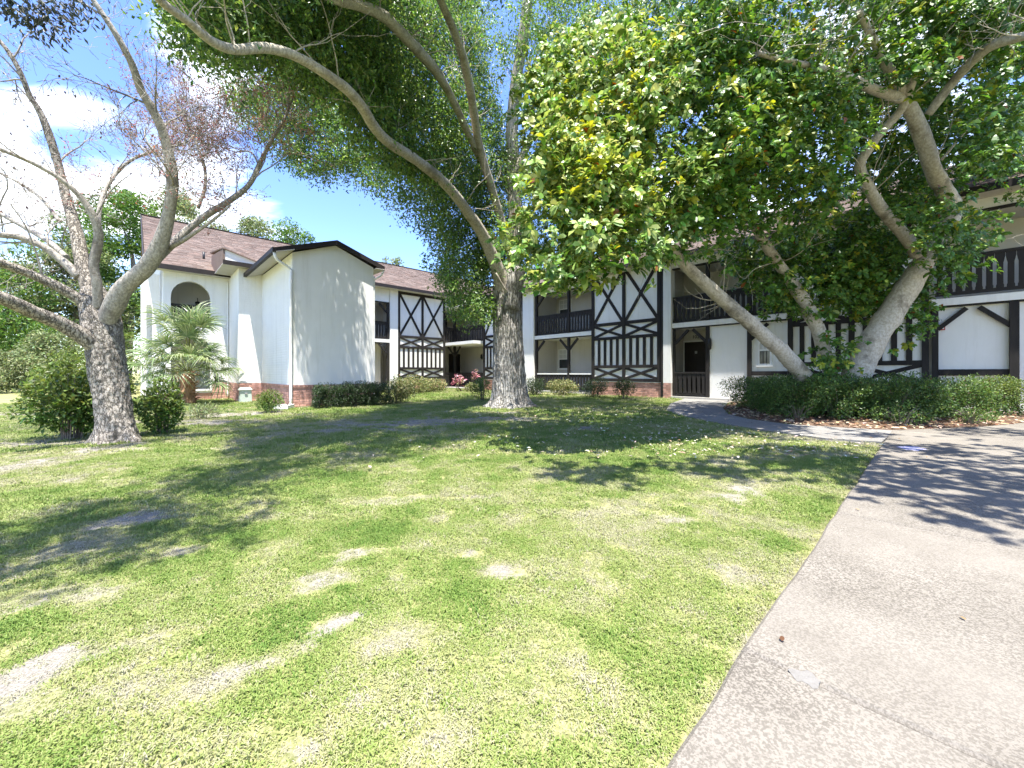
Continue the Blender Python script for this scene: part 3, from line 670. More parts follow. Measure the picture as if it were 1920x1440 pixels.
# right wing roof
ZR = 6.02
def zr(u): return ZR + SLP * (u - 16.2)
roof_plane('roof', (16.2, 24.2, ZR), (0, -33.2, 0), (7.6, 0, zr(23.8) - ZR), .5, tab=.4, row=.2)
m = BB(); m.prism([(23.8, 24.2, zr(23.8)), (23.8, -9, zr(23.8)), (31, -9, 6.3), (31, 24.2, 6.3)], (0, 0, -.1)); m.build('roof', SHINGLE2)
eave(-9, 23.7, 16.18, ZR, 'R', UR + .01)
# gable block roof: ridge along v
gs = .345
def gz(u): return 5.62 - gs * abs(u - GUP)
def groof(u0, u1, v0, v1):
    lo = u0 if abs(u0 - GUP) > abs(u1 - GUP) else u1; hi = u1 if lo == u0 else u0
    return roof_plane('roof', (lo, v0, gz(lo)), (0, v1 - v0, 0), (hi - lo, 0, gz(hi) - gz(lo)), .3)
groof(3.15, GUP, 14.04, 21.6); groof(GUP, 6.72, 14.04, 23.2)
m = BB(); m.prism([(3.13, 14.03, gz(3.13) - .13), (GUP, 14.03, gz(GUP) - .13), (6.74, 14.03, gz(6.74) - .13), (6.74, 14.03, gz(6.74) + .03), (GUP, 14.03, gz(GUP) + .03), (3.13, 14.03, gz(3.13) + .03)], (0, -.045, 0)); m.build('rake_board', FASCIA)
m = BB(); m.box(3.05, 3.15, 13.9, 19.6, gz(3.15) - .14, gz(3.15) - .0); gt = m.build('gutter', FASCIA)
m = BB(); m.prism([(3.15, 13.9, gz(3.15) - .13), (GU0, 13.9, gz(GU0) - .14), (GU0, 13.9, gz(GU0) - .12), (3.15, 13.9, gz(3.15) - .11)], (0, 5.7, 0)); m.build('soffit', SOFFIT, gt)
m = BB(); m.box(GU1, 6.72, 13.9, 23, gz(6.72) - .13, gz(6.72) - .11); m.build('soffit', SOFFIT)
# step roof with its white cheek
cz = 5.30
m = BB(); m.prism([(2.35, 18.05, cz - .16), (3.9, 18.05, cz - .16), (3.9, 18.05, cz), (2.35, 18.05, cz)], (0, -.04, 0)); m.build('fascia', FASCIA)
m = BB(); m.box(2.35, 3.6, 18.06, 20.55, cz - .15, cz - .12); m.build('soffit', SOFFIT)
m = BB(); m.prism([(2.42, 18.12, cz - .1), (3.75, 18.12, cz - .1), (3.60, 18.12, cz + .08), (2.42, 18.12, cz + .40)], (0, .12, 0)); m.build('cheek_wall', WHITE)
m = BB(); m.prism([(2.35, 18.06, cz + .42), (3.75, 18.06, cz + .02), (3.75, 18.06, cz + .06), (2.35, 18.06, cz + .47)], (0, 3.6, .6)); m.build('roof', SHINGLE2)
m = BB(); m.prism([(2.36, 18.1, cz - .12), (2.36, 21.2, cz - .12), (2.36, 21.2, cz + .8), (2.36, 18.1, cz + .42)], (.06, 0, 0)); m.build('cheek_wall', SHINGLE2)
m = BB(); q = (2.2, 22.2); m.tube([(q[0], q[1], zroof(q[1]) - .1), (q[0], q[1], zroof(q[1]) + .32)], .045, 8); m.build('vent_pipe', METAL)
# downspouts
def spout(pts, r=.045):
    m = BB(); P, _ = smooth_path(pts, [r] * len(pts), .12); m.tube(P, r, 8); return m.build('downspout', TRIMW)
spout([(3.12, 13.98, gz(3.15) - .14), (3.2, 14.0, 4.62), (GU0 - .06, GV - .02, 4.42), (GU0 - .06, GV - .06, 4.1), (GU0 - .06, GV - .06, 2.2), (GU0 - .06, GV - .06, .3), (GU0 - .06, GV - .06, .1), (GU0 - .16, GV - .2, .04)])
spout([(6.70, 13.98, gz(6.72) - .1), (6.6, 14.0, 4.7), (GU1 + .05, GV - .03, 4.55), (GU1 + .05, GV + .05, 4.3), (GU1 + .05, GV + .05, .1)], .035)
spout([(BU0 - .05, AV - .05, 5.0), (BU0 - .05, AV - .05, 2.5), (BU0 - .05, AV - .05, .1)], .03)
wallbox('wall', CREAM, GU0, GU0 + .2, 18.4, VL, -.1, 5.6)

# ---------------------------------------------------------------- small things by the walls
sb = empty('splash_block', uv(GU0 - .3, GV - .42, 0), math.atan2(SU, CU) - 2.2)
m = MB(); m.prism([(-.32, -.14, 0), (.32, -.2, 0), (.32, .2, 0), (-.32, .14, 0)], (0, 0, .06)); m.build('base', TRIMW, sb)
for q in (-1, 1): m = MB(); m.prism([(-.32, q * .14, .06), (.32, q * .2, .06), (.32, q * .15, .06), (-.32, q * .10, .06)], (0, 0, .05)); m.build('rim', TRIMW, sb)
tag(sb, 'white concrete splash block under the corner downspout', 'splash block')
UGR = mat('pale green enamel', (.40, .47, .40), (.48, .54, .47), scale=4, rough=.5)
ub = empty('utility_box', uv(3.0, 17.75, 0), math.atan2(SU, CU))
m = MB(); m.prism([(-.19, -.15, 0), (.19, -.15, 0), (.17, -.13, .46), (-.17, -.13, .46)], (0, .3, 0)); m.build('cabinet', UGR, ub)
m = MB(); m.prism([(-.21, -.17, .46), (.21, -.17, .46), (.15, -.15, .55), (-.15, -.15, .55)], (0, .34, 0)); m.build('lid', UGR, ub)
m = MB(); m.box(-.04, .04, -.168, -.145, .3, .36); m.build('latch', GREYM, ub)
tag(ub, 'small pale green utility box against the brick base', 'utility box')

# ---------------------------------------------------------------- foliage tools
def unit(a): return a / np.maximum(np.linalg.norm(a, axis=1, keepdims=True), 1e-9)
def rand_unit(n): return unit(RNG.normal(size=(n, 3)))
def leaf_mesh(name, P, axis, nrm, Ln, Wd, col, m, broad=False, droop=.0, fold=.18):
    """one real leaf per point: folded along its midrib (2 faces), or broad with a drooping tip (4 faces)"""
    axis = unit(axis); side = unit(np.cross(axis, nrm)); nrm = np.cross(side, axis); Ln = Ln[:, None]; Wd = Wd[:, None]; n = len(P)
    if not broad:
        V = np.stack([P, P + axis * Ln * .5 + side * Wd * .5 + nrm * Wd * fold, P + axis * Ln, P + axis * Ln * .5 - side * Wd * .5 + nrm * Wd * fold], 1).reshape(-1, 3)
        k = np.arange(n)[:, None] * 4; F = np.concatenate([k + [0, 1, 2], k + [0, 2, 3]], 1).reshape(-1, 3); C = np.repeat(col, 2, 0)
    else:
        dz = np.array([0, 0, -1.]) * droop
        V = np.stack([P, P + axis * Ln * .36 + side * Wd * .36 + nrm * Wd * fold, P + axis * Ln * .74 + side * Wd * .5 + nrm * Wd * fold + dz * Ln * .35, P + axis * Ln + dz * Ln * .8,
                      P + axis * Ln * .74 - side * Wd * .5 + nrm * Wd * fold + dz * Ln * .35, P + axis * Ln * .36 - side * Wd * .36 + nrm * Wd * fold], 1).reshape(-1, 3)
        k = np.arange(n)[:, None] * 6; F = np.concatenate([k + f for f in ([0, 1, 5], [1, 2, 5], [2, 4, 5], [2, 3, 4])], 1).reshape(-1, 3); C = np.repeat(col, 4, 0)
    return np_mesh(name, V, F, m, C)
def palette(n, cols, weights, jit=.18):
    c = np.array(cols)[RNG.choice(len(cols), n, p=np.array(weights) / sum(weights))]
    return np.clip(c * (1 + RNG.normal(0, jit, (n, 1))) * (1 + RNG.normal(0, jit * .4, (n, 3))), .004, .9)
LEAF = leaf_mat('leaf', .45, .33); WAXY = leaf_mat('waxy leaf', .40, .34, .38); DRYLEAF = leaf_mat('dry leaf', .8, .2, .15); SMALL = leaf_mat('small oak leaf', .36, .42, .55)

def bark(name, c1, c2, stretch=(1, 1, .3), scale=9, bump=.8, moss=None, crack=(.02, .30), depth=.05):
    """cracked bark: plates between dark fissures, with lichen patches"""
    m = bpy.data.materials.new(name); m.use_nodes = True; N, K = m.node_tree.nodes, m.node_tree.links; b = N['Principled BSDF']; b.inputs['Roughness'].default_value = .95; b.inputs['Specular IOR Level'].default_value = .1
    tc = N.new('ShaderNodeTexCoord'); mp = N.new('ShaderNodeMapping'); mp.inputs['Scale'].default_value = stretch; K.new(tc.outputs['Object'], mp.inputs[0])
    def noise_(sc, vec, det=6, ro=.7): n = N.new('ShaderNodeTexNoise'); n.inputs['Scale'].default_value = sc; n.inputs['Detail'].default_value = det; n.inputs['Roughness'].default_value = ro; K.new(vec, n.inputs['Vector']); return n
    def ramp(src, lo, hi): r = N.new('ShaderNodeMapRange'); r.inputs[1].default_value = lo; r.inputs[2].default_value = hi; r.interpolation_type = 'SMOOTHSTEP'; K.new(src, r.inputs[0]); return r.outputs[0]
    def mix(f, p, q):
        x = N.new('ShaderNodeMix'); x.data_type = 'RGBA'; K.new(f, x.inputs['Factor'])
        for c, i in ((p, 6), (q, 7)):
            if isinstance(c, tuple): x.inputs[i].default_value = (*c, 1)
            else: K.new(c, x.inputs[i])
        return x.outputs[2]
    wob = noise_(scale * .5, mp.outputs[0], 4); ad = N.new('ShaderNodeVectorMath'); ad.operation = 'MULTIPLY_ADD'; ad.inputs[1].default_value = (.22,) * 3; K.new(wob.outputs['Color'], ad.inputs[0]); K.new(mp.outputs[0], ad.inputs[2])
    vo = N.new('ShaderNodeTexVoronoi'); vo.feature = 'DISTANCE_TO_EDGE'; vo.inputs['Scale'].default_value = scale; K.new(ad.outputs[0], vo.inputs['Vector'])
    e = ramp(vo.outputs['Distance'], *crack); fine = noise_(scale * 4, mp.outputs[0]); big = noise_(1.7, tc.outputs['Object'])
    col = mix(ramp(fine.outputs[0], .35, .65), c1, c2); col = mix(ramp(big.outputs[0], .5, .66), col, moss or tuple(q * .5 for q in c1)); dk = tuple(q * .5 for q in c1); col = mix(e, dk, col)
    K.new(col, b.inputs['Base Color'])
    h = N.new('ShaderNodeMath'); h.operation = 'MULTIPLY_ADD'; h.inputs[1].default_value = .35; K.new(fine.outputs[0], h.inputs[0]); K.new(e, h.inputs[2])
    bp = N.new('ShaderNodeBump'); bp.inputs['Strength'].default_value = bump; bp.inputs['Distance'].default_value = depth; K.new(h.outputs[0], bp.inputs['Height']); K.new(bp.outputs[0], b.inputs['Normal']); return m

def limb(name, pts, widths, m, parent, off, n=14, step=.12, rough=.08, mod=None, chip=0):
    """a limb through points pts; widths are diameters in metres"""
    P, R = smooth_path(pts, [w / 2 for w in widths], step); sd = random.random() * 50
    def md(a, t, p):
        k = 1 + rough * (mnoise.noise(Vector((p.x * 4 + sd, p.y * 4, p.z * 2.2))) + .5 * mnoise.noise(Vector((p.x * 11, p.y * 11 + sd, p.z * 7))))
        if chip: k += chip * (abs(mnoise.noise(Vector((p.x * 16, p.y * 16, p.z * 7 + sd)))) * 2 + mnoise.noise(Vector((p.x * 34, p.y * 34 + sd, p.z * 20))) - .4)
        return k * (mod(a, t, p) if mod else 1)
    v, f = tube_arrays(P, R, n, md); mb = MB(); mb._add([p - off for p in v], f, True); mb._add([], [])
    mb.f += [list(range(n))[::-1], list(range(len(v) - n, len(v)))]; mb.sm += [False, False]
    return mb.build(name, m, parent), P, R

class Twigs:
    """bare twigs and branchlets joined into one mesh; remembers the tips"""
    def __init__(s): s.mb = MB(); s.tips = []; s.nodes = []
    def grow(s, p, d, r, L, depth, up=.25, wild=.35, kids=3, off=Vector()):
        n = max(3, int(L / .12)); pts = [p.copy()]; d = d.normalized()
        for i in range(n):
            d = (d + Vector((random.gauss(0, 1), random.gauss(0, 1), random.gauss(0, 1))) * wild * .35 + Vector((0, 0, up * .12))).normalized(); pts.append(pts[-1] + d * L / n)
        rr = [max(.0028, r * (1 - .72 * i / n)) for i in range(n + 1)]
        s.mb.tube([q - off for q in pts], rr, 6 if r > .012 else 4 if r > .005 else 3, False)
        s.tips.append((pts[-1], d)); s.nodes += [(q, d) for q in pts[1:]]
        if depth > 0:
            for k in range(kids):
                i = random.randint(max(1, n // 4), n); side = Vector((random.gauss(0, 1), random.gauss(0, 1), random.gauss(0, 1))); side = (side - d * side.dot(d)).normalized()
                s.grow(pts[i], (d * .75 + side * random.uniform(.5, 1.0)), rr[i] * .62, L * random.uniform(.45, .75), depth - 1, up, wild, kids, off)

# ---------------------------------------------------------------- the bare tree at left
BARK1 = bark('grey bark', (.235, .205, .17), (.46, .415, .355), stretch=(1, 1, .5), scale=17, bump=1.0, moss=(.20, .175, .15), crack=(-.05, .13), depth=.025)
BARK1B = bark('smooth grey bark', (.225, .205, .175), (.40, .37, .325), stretch=(1, 1, .6), scale=9, bump=.6, moss=(.17, .15, .13), crack=(-.15, .10), depth=.02)
bt_base = at(215, 826, 6.45); bt_base.z = 0
BT = tag(empty('bare_tree', bt_base), 'large grey forked tree with mostly bare branches and sparse reddish leaves at left', 'tree')
def px_limb(tree, name, L, m, off, k_=1.0, **k):
    """L: (x, y, distance, width in pixels)"""
    return limb(name, [at(x, y, D) for x, y, D, w in L], [k_ * w * D / FPX for x, y, D, w in L], m, tree, off, **k)
def flare1(a, t, p):
    h = max(0, p.z); return 1 + .42 * math.exp(-h / .15) * (1 + .5 * math.cos(5 * a + .7) + .4 * math.cos(3 * a)) + .05 * math.cos(7 * a + 3 * h) * math.exp(-h / 1.2)
px_limb(BT, 'trunk', [(219, 838, 6.45, 66), (216, 800, 6.45, 66), (209, 740, 6.45, 67), (202, 690, 6.45, 69), (195, 640, 6.45, 72), (188, 600, 6.45, 74), (180, 566, 6.45, 62), (174, 540, 6.45, 40)], BARK1, bt_base, k_=.76, n=110, step=.022, rough=.07, mod=flare1, chip=.055)
bt_limbs = {
 'a': [(188, 625, 6.45, 40), (214, 572, 6.35, 48), (238, 535, 6.3, 43), (275, 500, 6.25, 42), (298, 462, 6.2, 38), (316, 405, 6.1, 29), (323, 340, 6.0, 28), (312, 270, 5.9, 25), (290, 212, 5.75, 22), (265, 170, 5.6, 20), (248, 122, 5.45, 18), (222, 72, 5.3, 16), (195, 30, 5.2, 14), (165, -15, 5.1, 12), (130, -80, 4.9, 9)],
 'b': [(280, 497, 6.25, 26), (318, 462, 6.4, 22), (350, 432, 6.6, 19), (385, 405, 6.8, 17), (432, 375, 7.0, 15), (468, 345, 7.2, 13), (490, 300, 7.3, 11), (512, 258, 7.4, 9), (532, 225, 7.5, 7), (546, 190, 7.6, 5)],
 'b2': [(318, 465, 6.35, 14), (352, 445, 6.3, 11), (400, 412, 6.3, 8), (432, 385, 6.35, 5)],
 'c': [(180, 590, 6.5, 38), (165, 530, 6.55, 40), (152, 480, 6.6, 33), (142, 430, 6.65, 28), (125, 372, 6.7, 22), (112, 322, 6.7, 19), (95, 262, 6.6, 17), (76, 212, 6.5, 15), (56, 180, 6.4, 13), (40, 140, 6.3, 12), (18, 100, 6.2, 11), (-15, 60, 6.1, 9)],
 'd': [(184, 580, 6.35, 22), (182, 530, 6.25, 22), (176, 495, 6.2, 21), (185, 440, 6.15, 21), (172, 400, 6.05, 17), (148, 366, 5.95, 14), (112, 335, 5.8, 12), (60, 305, 5.6, 11), (0, 280, 5.4, 10), (-50, 262, 5.2, 8)],
 'e': [(184, 440, 6.2, 14), (186, 395, 6.4, 11), (198, 355, 6.6, 10), (222, 320, 6.8, 9), (252, 297, 6.9, 8), (290, 283, 7.0, 7)],
 'f': [(176, 585, 6.4, 34), (150, 562, 6.3, 30), (110, 538, 6.1, 26), (60, 515, 5.9, 24), (0, 492, 5.6, 22), (-60, 470, 5.3, 18)],
 'g': [(150, 520, 6.5, 24), (118, 490, 6.5, 21), (80, 462, 6.4, 19), (40, 445, 6.3, 18), (-10, 440, 6.1, 16)],
 'h': [(125, 482, 6.6, 14), (90, 452, 6.9, 14), (45, 425, 7.1, 13), (0, 400, 7.3, 12), (-40, 380, 7.4, 9)],
 'i': [(180, 650, 6.35, 44), (150, 628, 6.15, 42), (110, 605, 5.9, 38), (60, 585, 5.6, 36), (20, 565, 5.35, 36), (-50, 540, 5.0, 34)],
 'j': [(112, 415, 6.75, 10), (80, 375, 6.9, 8), (40, 345, 7.0, 7), (-10, 320, 7.1, 6)],
 'k': [(372, 390, 6.9, 9), (385, 345, 7.1, 8), (380, 300, 7.3, 7), (355, 240, 7.5, 5), (330, 190, 7.6, 4)],
 'l': [(486, 310, 7.3, 7), (470, 285, 7.5, 5), (440, 285, 7.7, 3)]}
random.seed(11); tw = Twigs(); ltip = {}
for key, L in bt_limbs.items():
    o, P, R = px_limb(BT, 'branch', L, BARK1 if L[0][3] > 30 and key in 'cfi' else BARK1B, bt_base, k_=.66, n=24 if L[0][3] > 20 else 10, step=.07, rough=.13)
    t0 = len(tw.nodes); k = {'a': 12, 'b': 13, 'c': 8, 'd': 4, 'e': 6, 'f': 2, 'g': 3, 'h': 4, 'i': 0, 'j': 5, 'k': 10, 'l': 5, 'b2': 4}[key]
    for q in range(k):
        i = int(len(P) * (.40 + .6 * random.random())) if q else len(P) - 1; i = min(i, len(P) - 1); d = (P[i] - P[max(0, i - 2)])
        sd = Vector((random.gauss(0, 1), random.gauss(0, 1) * .7, random.gauss(.25, .8)))
        tw.grow(P[i], d.normalized() * .55 + sd * .55, min(.016, max(.008, R[i] * .42)), random.uniform(.6, 1.15), 3, .3, .45, 4, bt_base)
    ltip[key] = (t0, len(tw.nodes))
tag(link('twigs', tw.mb.mesh('twigs', BARK1B), BT), kind='stuff')
def sprinkle(name, rng_keys, frac, cols, wts, size, parent, off, m):
    nod = [tw.nodes[i] for key in rng_keys for i in range(*ltip[key])]; random.shuffle(nod); nod = nod[:int(len(nod) * min(1, frac))] * max(1, round(frac / min(1, frac)))
    P = np.array([list(p) for p, d in nod]); P = P + RNG.normal(0, .022, P.shape); n = len(P)
    me = leaf_mesh(name, P - np.array(off), rand_unit(n) + [0, 0, -.5], rand_unit(n) + [0, 0, .6], size * RNG.uniform(.7, 1.3, n), size * .45 * RNG.uniform(.7, 1.3, n), palette(n, cols, wts), m)
    tag(link(name, me, parent), kind='stuff')
sprinkle('reddish_leaves', ['b', 'k', 'e', 'l', 'b2'], 1.0, [(.34, .13, .11), (.40, .21, .17), (.28, .16, .14), (.40, .29, .22), (.42, .12, .06)], [3, 3, 2, 2, 1.5], .042, BT, bt_base, DRYLEAF)
sprinkle('purple_leaves', ['a', 'c', 'd', 'j', 'h', 'g', 'f'], .12, [(.10, .06, .07), (.14, .10, .10), (.16, .12, .09)], [3, 3, 2], .05, BT, bt_base, DRYLEAF)
# leafy tufts hanging into the top of the frame from the out-of-view crown
def tufts(spots, n, cols, wts, size, r):
    P = np.concatenate([np.array(list(at(x, y, D))) + RNG.normal(0, r, (n, 3)) * [1, 1, .6] for x, y, D in spots]); k = len(P)
    return leaf_mesh('dark_leaf_tufts', P - np.array(bt_base), rand_unit(k) * .6 + [.3, 0, -.7], rand_unit(k) + [0, 0, .6], size * RNG.uniform(.8, 1.3, k), size * .36 * RNG.uniform(.8, 1.2, k), palette(k, cols, wts), LEAF)
tag(link('dark_leaf_tufts', tufts([(10, 10, 4.6), (45, 20, 4.7), (90, 15, 4.8), (75, 45, 4.8), (115, 30, 4.9), (20, -15, 4.6), (130, 0, 5)], 95, [(.035, .045, .035), (.05, .06, .04), (.08, .08, .06)], [3, 3, 1], .085, .13), BT), kind='stuff')

# ---------------------------------------------------------------- the oak in the middle
BARK2 = bark('furrowed oak bark', (.31, .29, .26), (.54, .51, .465), stretch=(1, 1, .13), scale=15, bump=1.0, moss=(.26, .24, .215), crack=(-.06, .2), depth=.05)
BARK2B = bark('oak limb bark', (.33, .29, .235), (.54, .49, .41), stretch=(1, 1, .8), scale=8, bump=.6, moss=(.24, .21, .165), crack=(-.2, .12), depth=.02)
ok_base = at(955, 758, 12.9); ok_base.z = 0
OAK = tag(empty('oak_tree', ok_base), 'tall oak with thick furrowed trunk and wide canopy of small leaves in the lawn centre', 'tree')
def flare2(a, t, p):
    h = max(0, p.z); f = 1 + .52 * math.exp(-h / .17) * (1 + .45 * math.cos(6 * a + .4) + .35 * math.cos(9 * a + 1)) + .22 * math.exp(-h / 1.1) * (.5 + .5 * math.cos(4 * a + .5))
    flute = .05 * math.cos(5 * a + .5 * math.sin(h * 1.3)) + .03 * math.cos(9 * a + 1.2 * math.sin(h)) + .022 * math.cos(19 * a + 2 * math.sin(h * 1.7)) + .018 * math.cos(33 * a + 3 * math.sin(h * 2.1 + a))
    return f + flute
px_limb(OAK, 'trunk', [(953, 772, 12.9, 62), (953, 730, 12.9, 62), (952, 680, 12.9, 60), (952, 630, 12.9, 59), (950, 585, 12.9, 60), (949, 550, 12.9, 58), (948, 524, 12.9, 50), (948, 505, 12.9, 36)], BARK2, ok_base, k_=.88, n=150, step=.05, rough=.05, mod=flare2, chip=.02)
ok_limbs = {
 'main': [(944, 560, 12.8, 38), (938, 520, 12.6, 32), (922, 478, 12.2, 27), (905, 440, 11.8, 25), (870, 388, 10.9, 23), (832, 342, 9.8, 22), (780, 300, 8.6, 22), (728, 266, 7.5, 22), (700, 236, 6.9, 23), (682, 205, 6.4, 23), (655, 172, 5.9, 22), (622, 146, 5.5, 22), (560, 108, 4.95, 21), (500, 90, 4.45, 20), (440, 93, 4.0, 20), (395, 76, 3.6, 19), (350, 38, 3.25, 18), (308, 8, 3.0, 17), (260, -40, 2.7, 16)],
 'stub': [(956, 580, 12.7, 44), (962, 545, 12.6, 42), (968, 522, 12.5, 38), (973, 505, 12.45, 28), (975, 500, 12.4, 6)],
 'lead': [(960, 560, 13.1, 40), (964, 500, 13.2, 34), (966, 420, 13.3, 31), (962, 330, 13.4, 28), (960, 250, 13.3, 27), (966, 170, 13.2, 25), (976, 100, 13.0, 24), (986, 30, 12.8, 23), (992, -60, 12.5, 20), (985, -160, 12.2, 14)],
 'up1': [(955, 470, 13.2, 20), (930, 380, 12.6, 18), (900, 280, 11.6, 18), (888, 210, 10.6, 18), (878, 150, 9.8, 19), (868, 108, 9.2, 19), (852, 60, 8.6, 18), (830, 10, 8.0, 17), (800, -60, 7.4, 15)],
 'up2': [(900, 300, 12.0, 15), (850, 190, 10.0, 17), (822, 140, 9.0, 21), (796, 108, 8.2, 23), (760, 70, 7.3, 24), (722, 32, 6.6, 23), (680, 12, 6.0, 22), (640, 2, 5.5, 21), (590, -20, 5.0, 19), (520, -70, 4.4, 16)],
 'low': [(860, 380, 11.2, 9), (800, 325, 11.6, 10), (740, 298, 12.0, 10), (690, 296, 12.2, 10), (640, 305, 12.3, 9), (600, 317, 12.4, 8), (572, 318, 12.4, 7), (564, 305, 12.5, 6), (562, 285, 12.5, 5), (548, 262, 12.5, 3)],
 'side': [(958, 560, 12.7, 10), (945, 540, 12.3, 6), (930, 512, 12.1, 4)],
 'right': [(964, 330, 13.3, 18), (1010, 230, 13.4, 15), (1070, 150, 13.2, 12), (1150, 80, 13, 9)]}
random.seed(21); otw = Twigs()
for key, L in ok_limbs.items():
    o, P, R = px_limb(OAK, 'branch', L, BARK2 if key in ('stub',) else BARK2B, ok_base, k_=.84, n=16 if L[0][3] > 15 else 8, step=.12, rough=.09)
    for q in range({'main': 26, 'up1': 14, 'up2': 16, 'lead': 14, 'low': 5, 'right': 5}.get(key, 0)):
        i = int(len(P) * (.25 + .75 * random.random())); i = min(i, len(P) - 1)
        otw.grow(P[i], Vector((random.gauss(0, .6), random.gauss(0, .5), random.uniform(.2, 1))), min(.012, R[i] * .2), random.uniform(.8, 1.4), 1, .3, .4, 3, ok_base)
tag(link('twigs', otw.mb.mesh('twigs', BARK2B), OAK), kind='stuff')
PROBE = dict(oak=[], big=[])
def clusters_in(poly, n, depth, gap=90, seed=0, thr=.36):
    """cluster centres spread through a crown: outline as seen, real distances"""
    xs = [p[0] for p in poly]; ys = [p[1] for p in poly]; out = []
    while len(out) < n:
        X = RNG.uniform(min(xs), max(xs), 4000); Y = RNG.uniform(min(ys), max(ys), 4000)
        ok = inside(X, Y, poly) & (fbm(X, Y, gap, 40 + seed, 3) + RNG.uniform(-.08, .08, 4000) > thr)
        X, Y = X[ok], Y[ok]; D = depth(X, Y)
        out += [np.array([(x - 960) / FPX * d, d, EYE + (HOR - y) / FPX * d]) for x, y, d in zip(X, Y, D)]
    return np.array(out[:n])
mx_ = np.array([260, 308, 395, 440, 500, 560, 622, 682, 728, 780, 832, 870, 905, 960, 1300]); md_ = np.array([2.9, 3.1, 3.7, 4.1, 4.5, 5.0, 5.5, 6.4, 7.4, 8.5, 9.6, 10.6, 11.6, 12.4, 12.6])
def oak_depth(x, y): return np.interp(x, mx_, md_) * RNG.uniform(1.05, 1.12, len(x)) + .15 + np.abs(RNG.normal(0, 1.1, len(x))) * np.clip((330 - y) / 250, .25, 1.2)
OAKC = [clusters_in([(330, -40), (345, 40), (400, 90), (440, 100), (490, 100), (560, 118), (610, 160), (655, 195), (672, 235), (715, 285), (765, 315), (820, 352), (850, 410), (870, 450), (905, 500), (930, 520), (990, 500), (985, 330), (930, 200), (905, 120), (915, 40), (890, -40)], 1900, oak_depth, 42, 1, .36),
        clusters_in([(560, 120), (660, 230), (700, 290), (640, 300), (560, 310), (548, 250), (530, 200), (500, 130)], 190, lambda x, y: RNG.uniform(11.2, 13.2, len(x)), 30, 2, .34),
        clusters_in([(430, 165), (490, 150), (545, 165), (590, 210), (580, 280), (560, 310), (520, 290), (455, 240)], 120, lambda x, y: RNG.uniform(11.5, 13.5, len(x)), 30, 3, .32),
        clusters_in([(680, 290), (790, 320), (840, 400), (860, 480), (880, 560), (930, 592), (900, 600), (850, 575), (835, 520), (800, 430), (740, 370), (660, 345), (590, 330), (570, 305)], 190, lambda x, y: np.interp(x, [560, 700, 780, 900], [12.5, 12.2, 11.2, 12]) + RNG.uniform(-.9, .9, len(x)), 28, 4, .34),
        clusters_in([(800, 340), (900, 400), (945, 480), (940, 560), (915, 598), (860, 585), (830, 520)], 260, lambda x, y: RNG.uniform(12.4, 13.8, len(x)), 28, 5, .30),
        clusters_in([(915, 190), (1000, 60), (1000, -40), (940, 0), (930, 90)], 40, lambda x, y: RNG.uniform(12, 14, len(x)), 50, 6, .4),
        clusters_in([(985, 520), (990, 150), (1010, -60), (1330, -60), (1300, 200), (1100, 450)], 800, lambda x, y: RNG.uniform(10.8, 14.5, len(x)), 40, 7, .30)]
# the rest of the crown, above and in front of the frame, over the lawn
def overhead(poly, n, zmin, zr, seed, thr, sc=.9):
    """crown clusters above the frame, standing over a stretch of lawn along the sun's slant"""
    P = np.array(poly); out = np.zeros((0, 3))
    while len(out) < n:
        X = RNG.uniform(P[:, 0].min(), P[:, 0].max(), 3000); Y = RNG.uniform(P[:, 1].min(), P[:, 1].max(), 3000)
        k = inside(X + RNG.normal(0, .12, 3000), Y + RNG.normal(0, .12, 3000), poly) & (fbm(X, Y, sc, seed, 4) > thr); X, Y = X[k], Y[k]
        z = np.maximum((1.75 + .94 * Y) / 1.2425, zmin) + RNG.uniform(0, zr, len(X))
        out = np.concatenate([out, np.stack([X + SUN.x / SUN.z * z, Y + SUN.y / SUN.z * z, z], 1)])
    return out[:n]
OAKC.append(overhead([(-2.8, 1.9), (-1.95, 2.7), (-2.45, 4.2), (-1.7, 5.4), (-.3, 7.2), (-.1, 10.5), (-2.2, 11.2), (-3.7, 8.3), (-3.5, 4.6), (-3.5, 2.4)], 1150, 4.2, 1.4, 51, .31))
oc = np.concatenate(OAKC)
def oak_foliage(C, per, r, Ln):
    C = np.repeat(C, 3, 0) + RNG.normal(0, .20, (len(C) * 3, 3)); n = len(C); tone = RNG.normal(0, 1, n); idx = np.repeat(np.arange(n), per); k = len(idx)
    near = np.clip(np.linalg.norm(C - [0, 0, EYE], axis=1) / 8, .55, 1.25)[idx]
    P = C[idx] + RNG.normal(0, r, (k, 3)) * near[:, None] * [1, 1, 1.0]
    tn = tone[idx]; cols = palette(k, [(.085, .165, .035), (.13, .235, .05), (.22, .31, .075), (.06, .12, .038)], [4, 4, 3, 2], .2) * (1 + .18 * tn)[:, None]
    Ls = Ln * RNG.uniform(.7, 1.3, k) * np.clip(near, .8, 1.2)
    return P, rand_unit(k) + [0, 0, -.55], rand_unit(k) * .8 + [0, -.15, .75], Ls, Ls * .42, np.clip(cols, .01, .5)
a = oak_foliage(oc, 26, .085, .078)
tag(link('crown', leaf_mesh('crown', a[0] - np.array(ok_base), *a[1:], SMALL), OAK), kind='stuff')

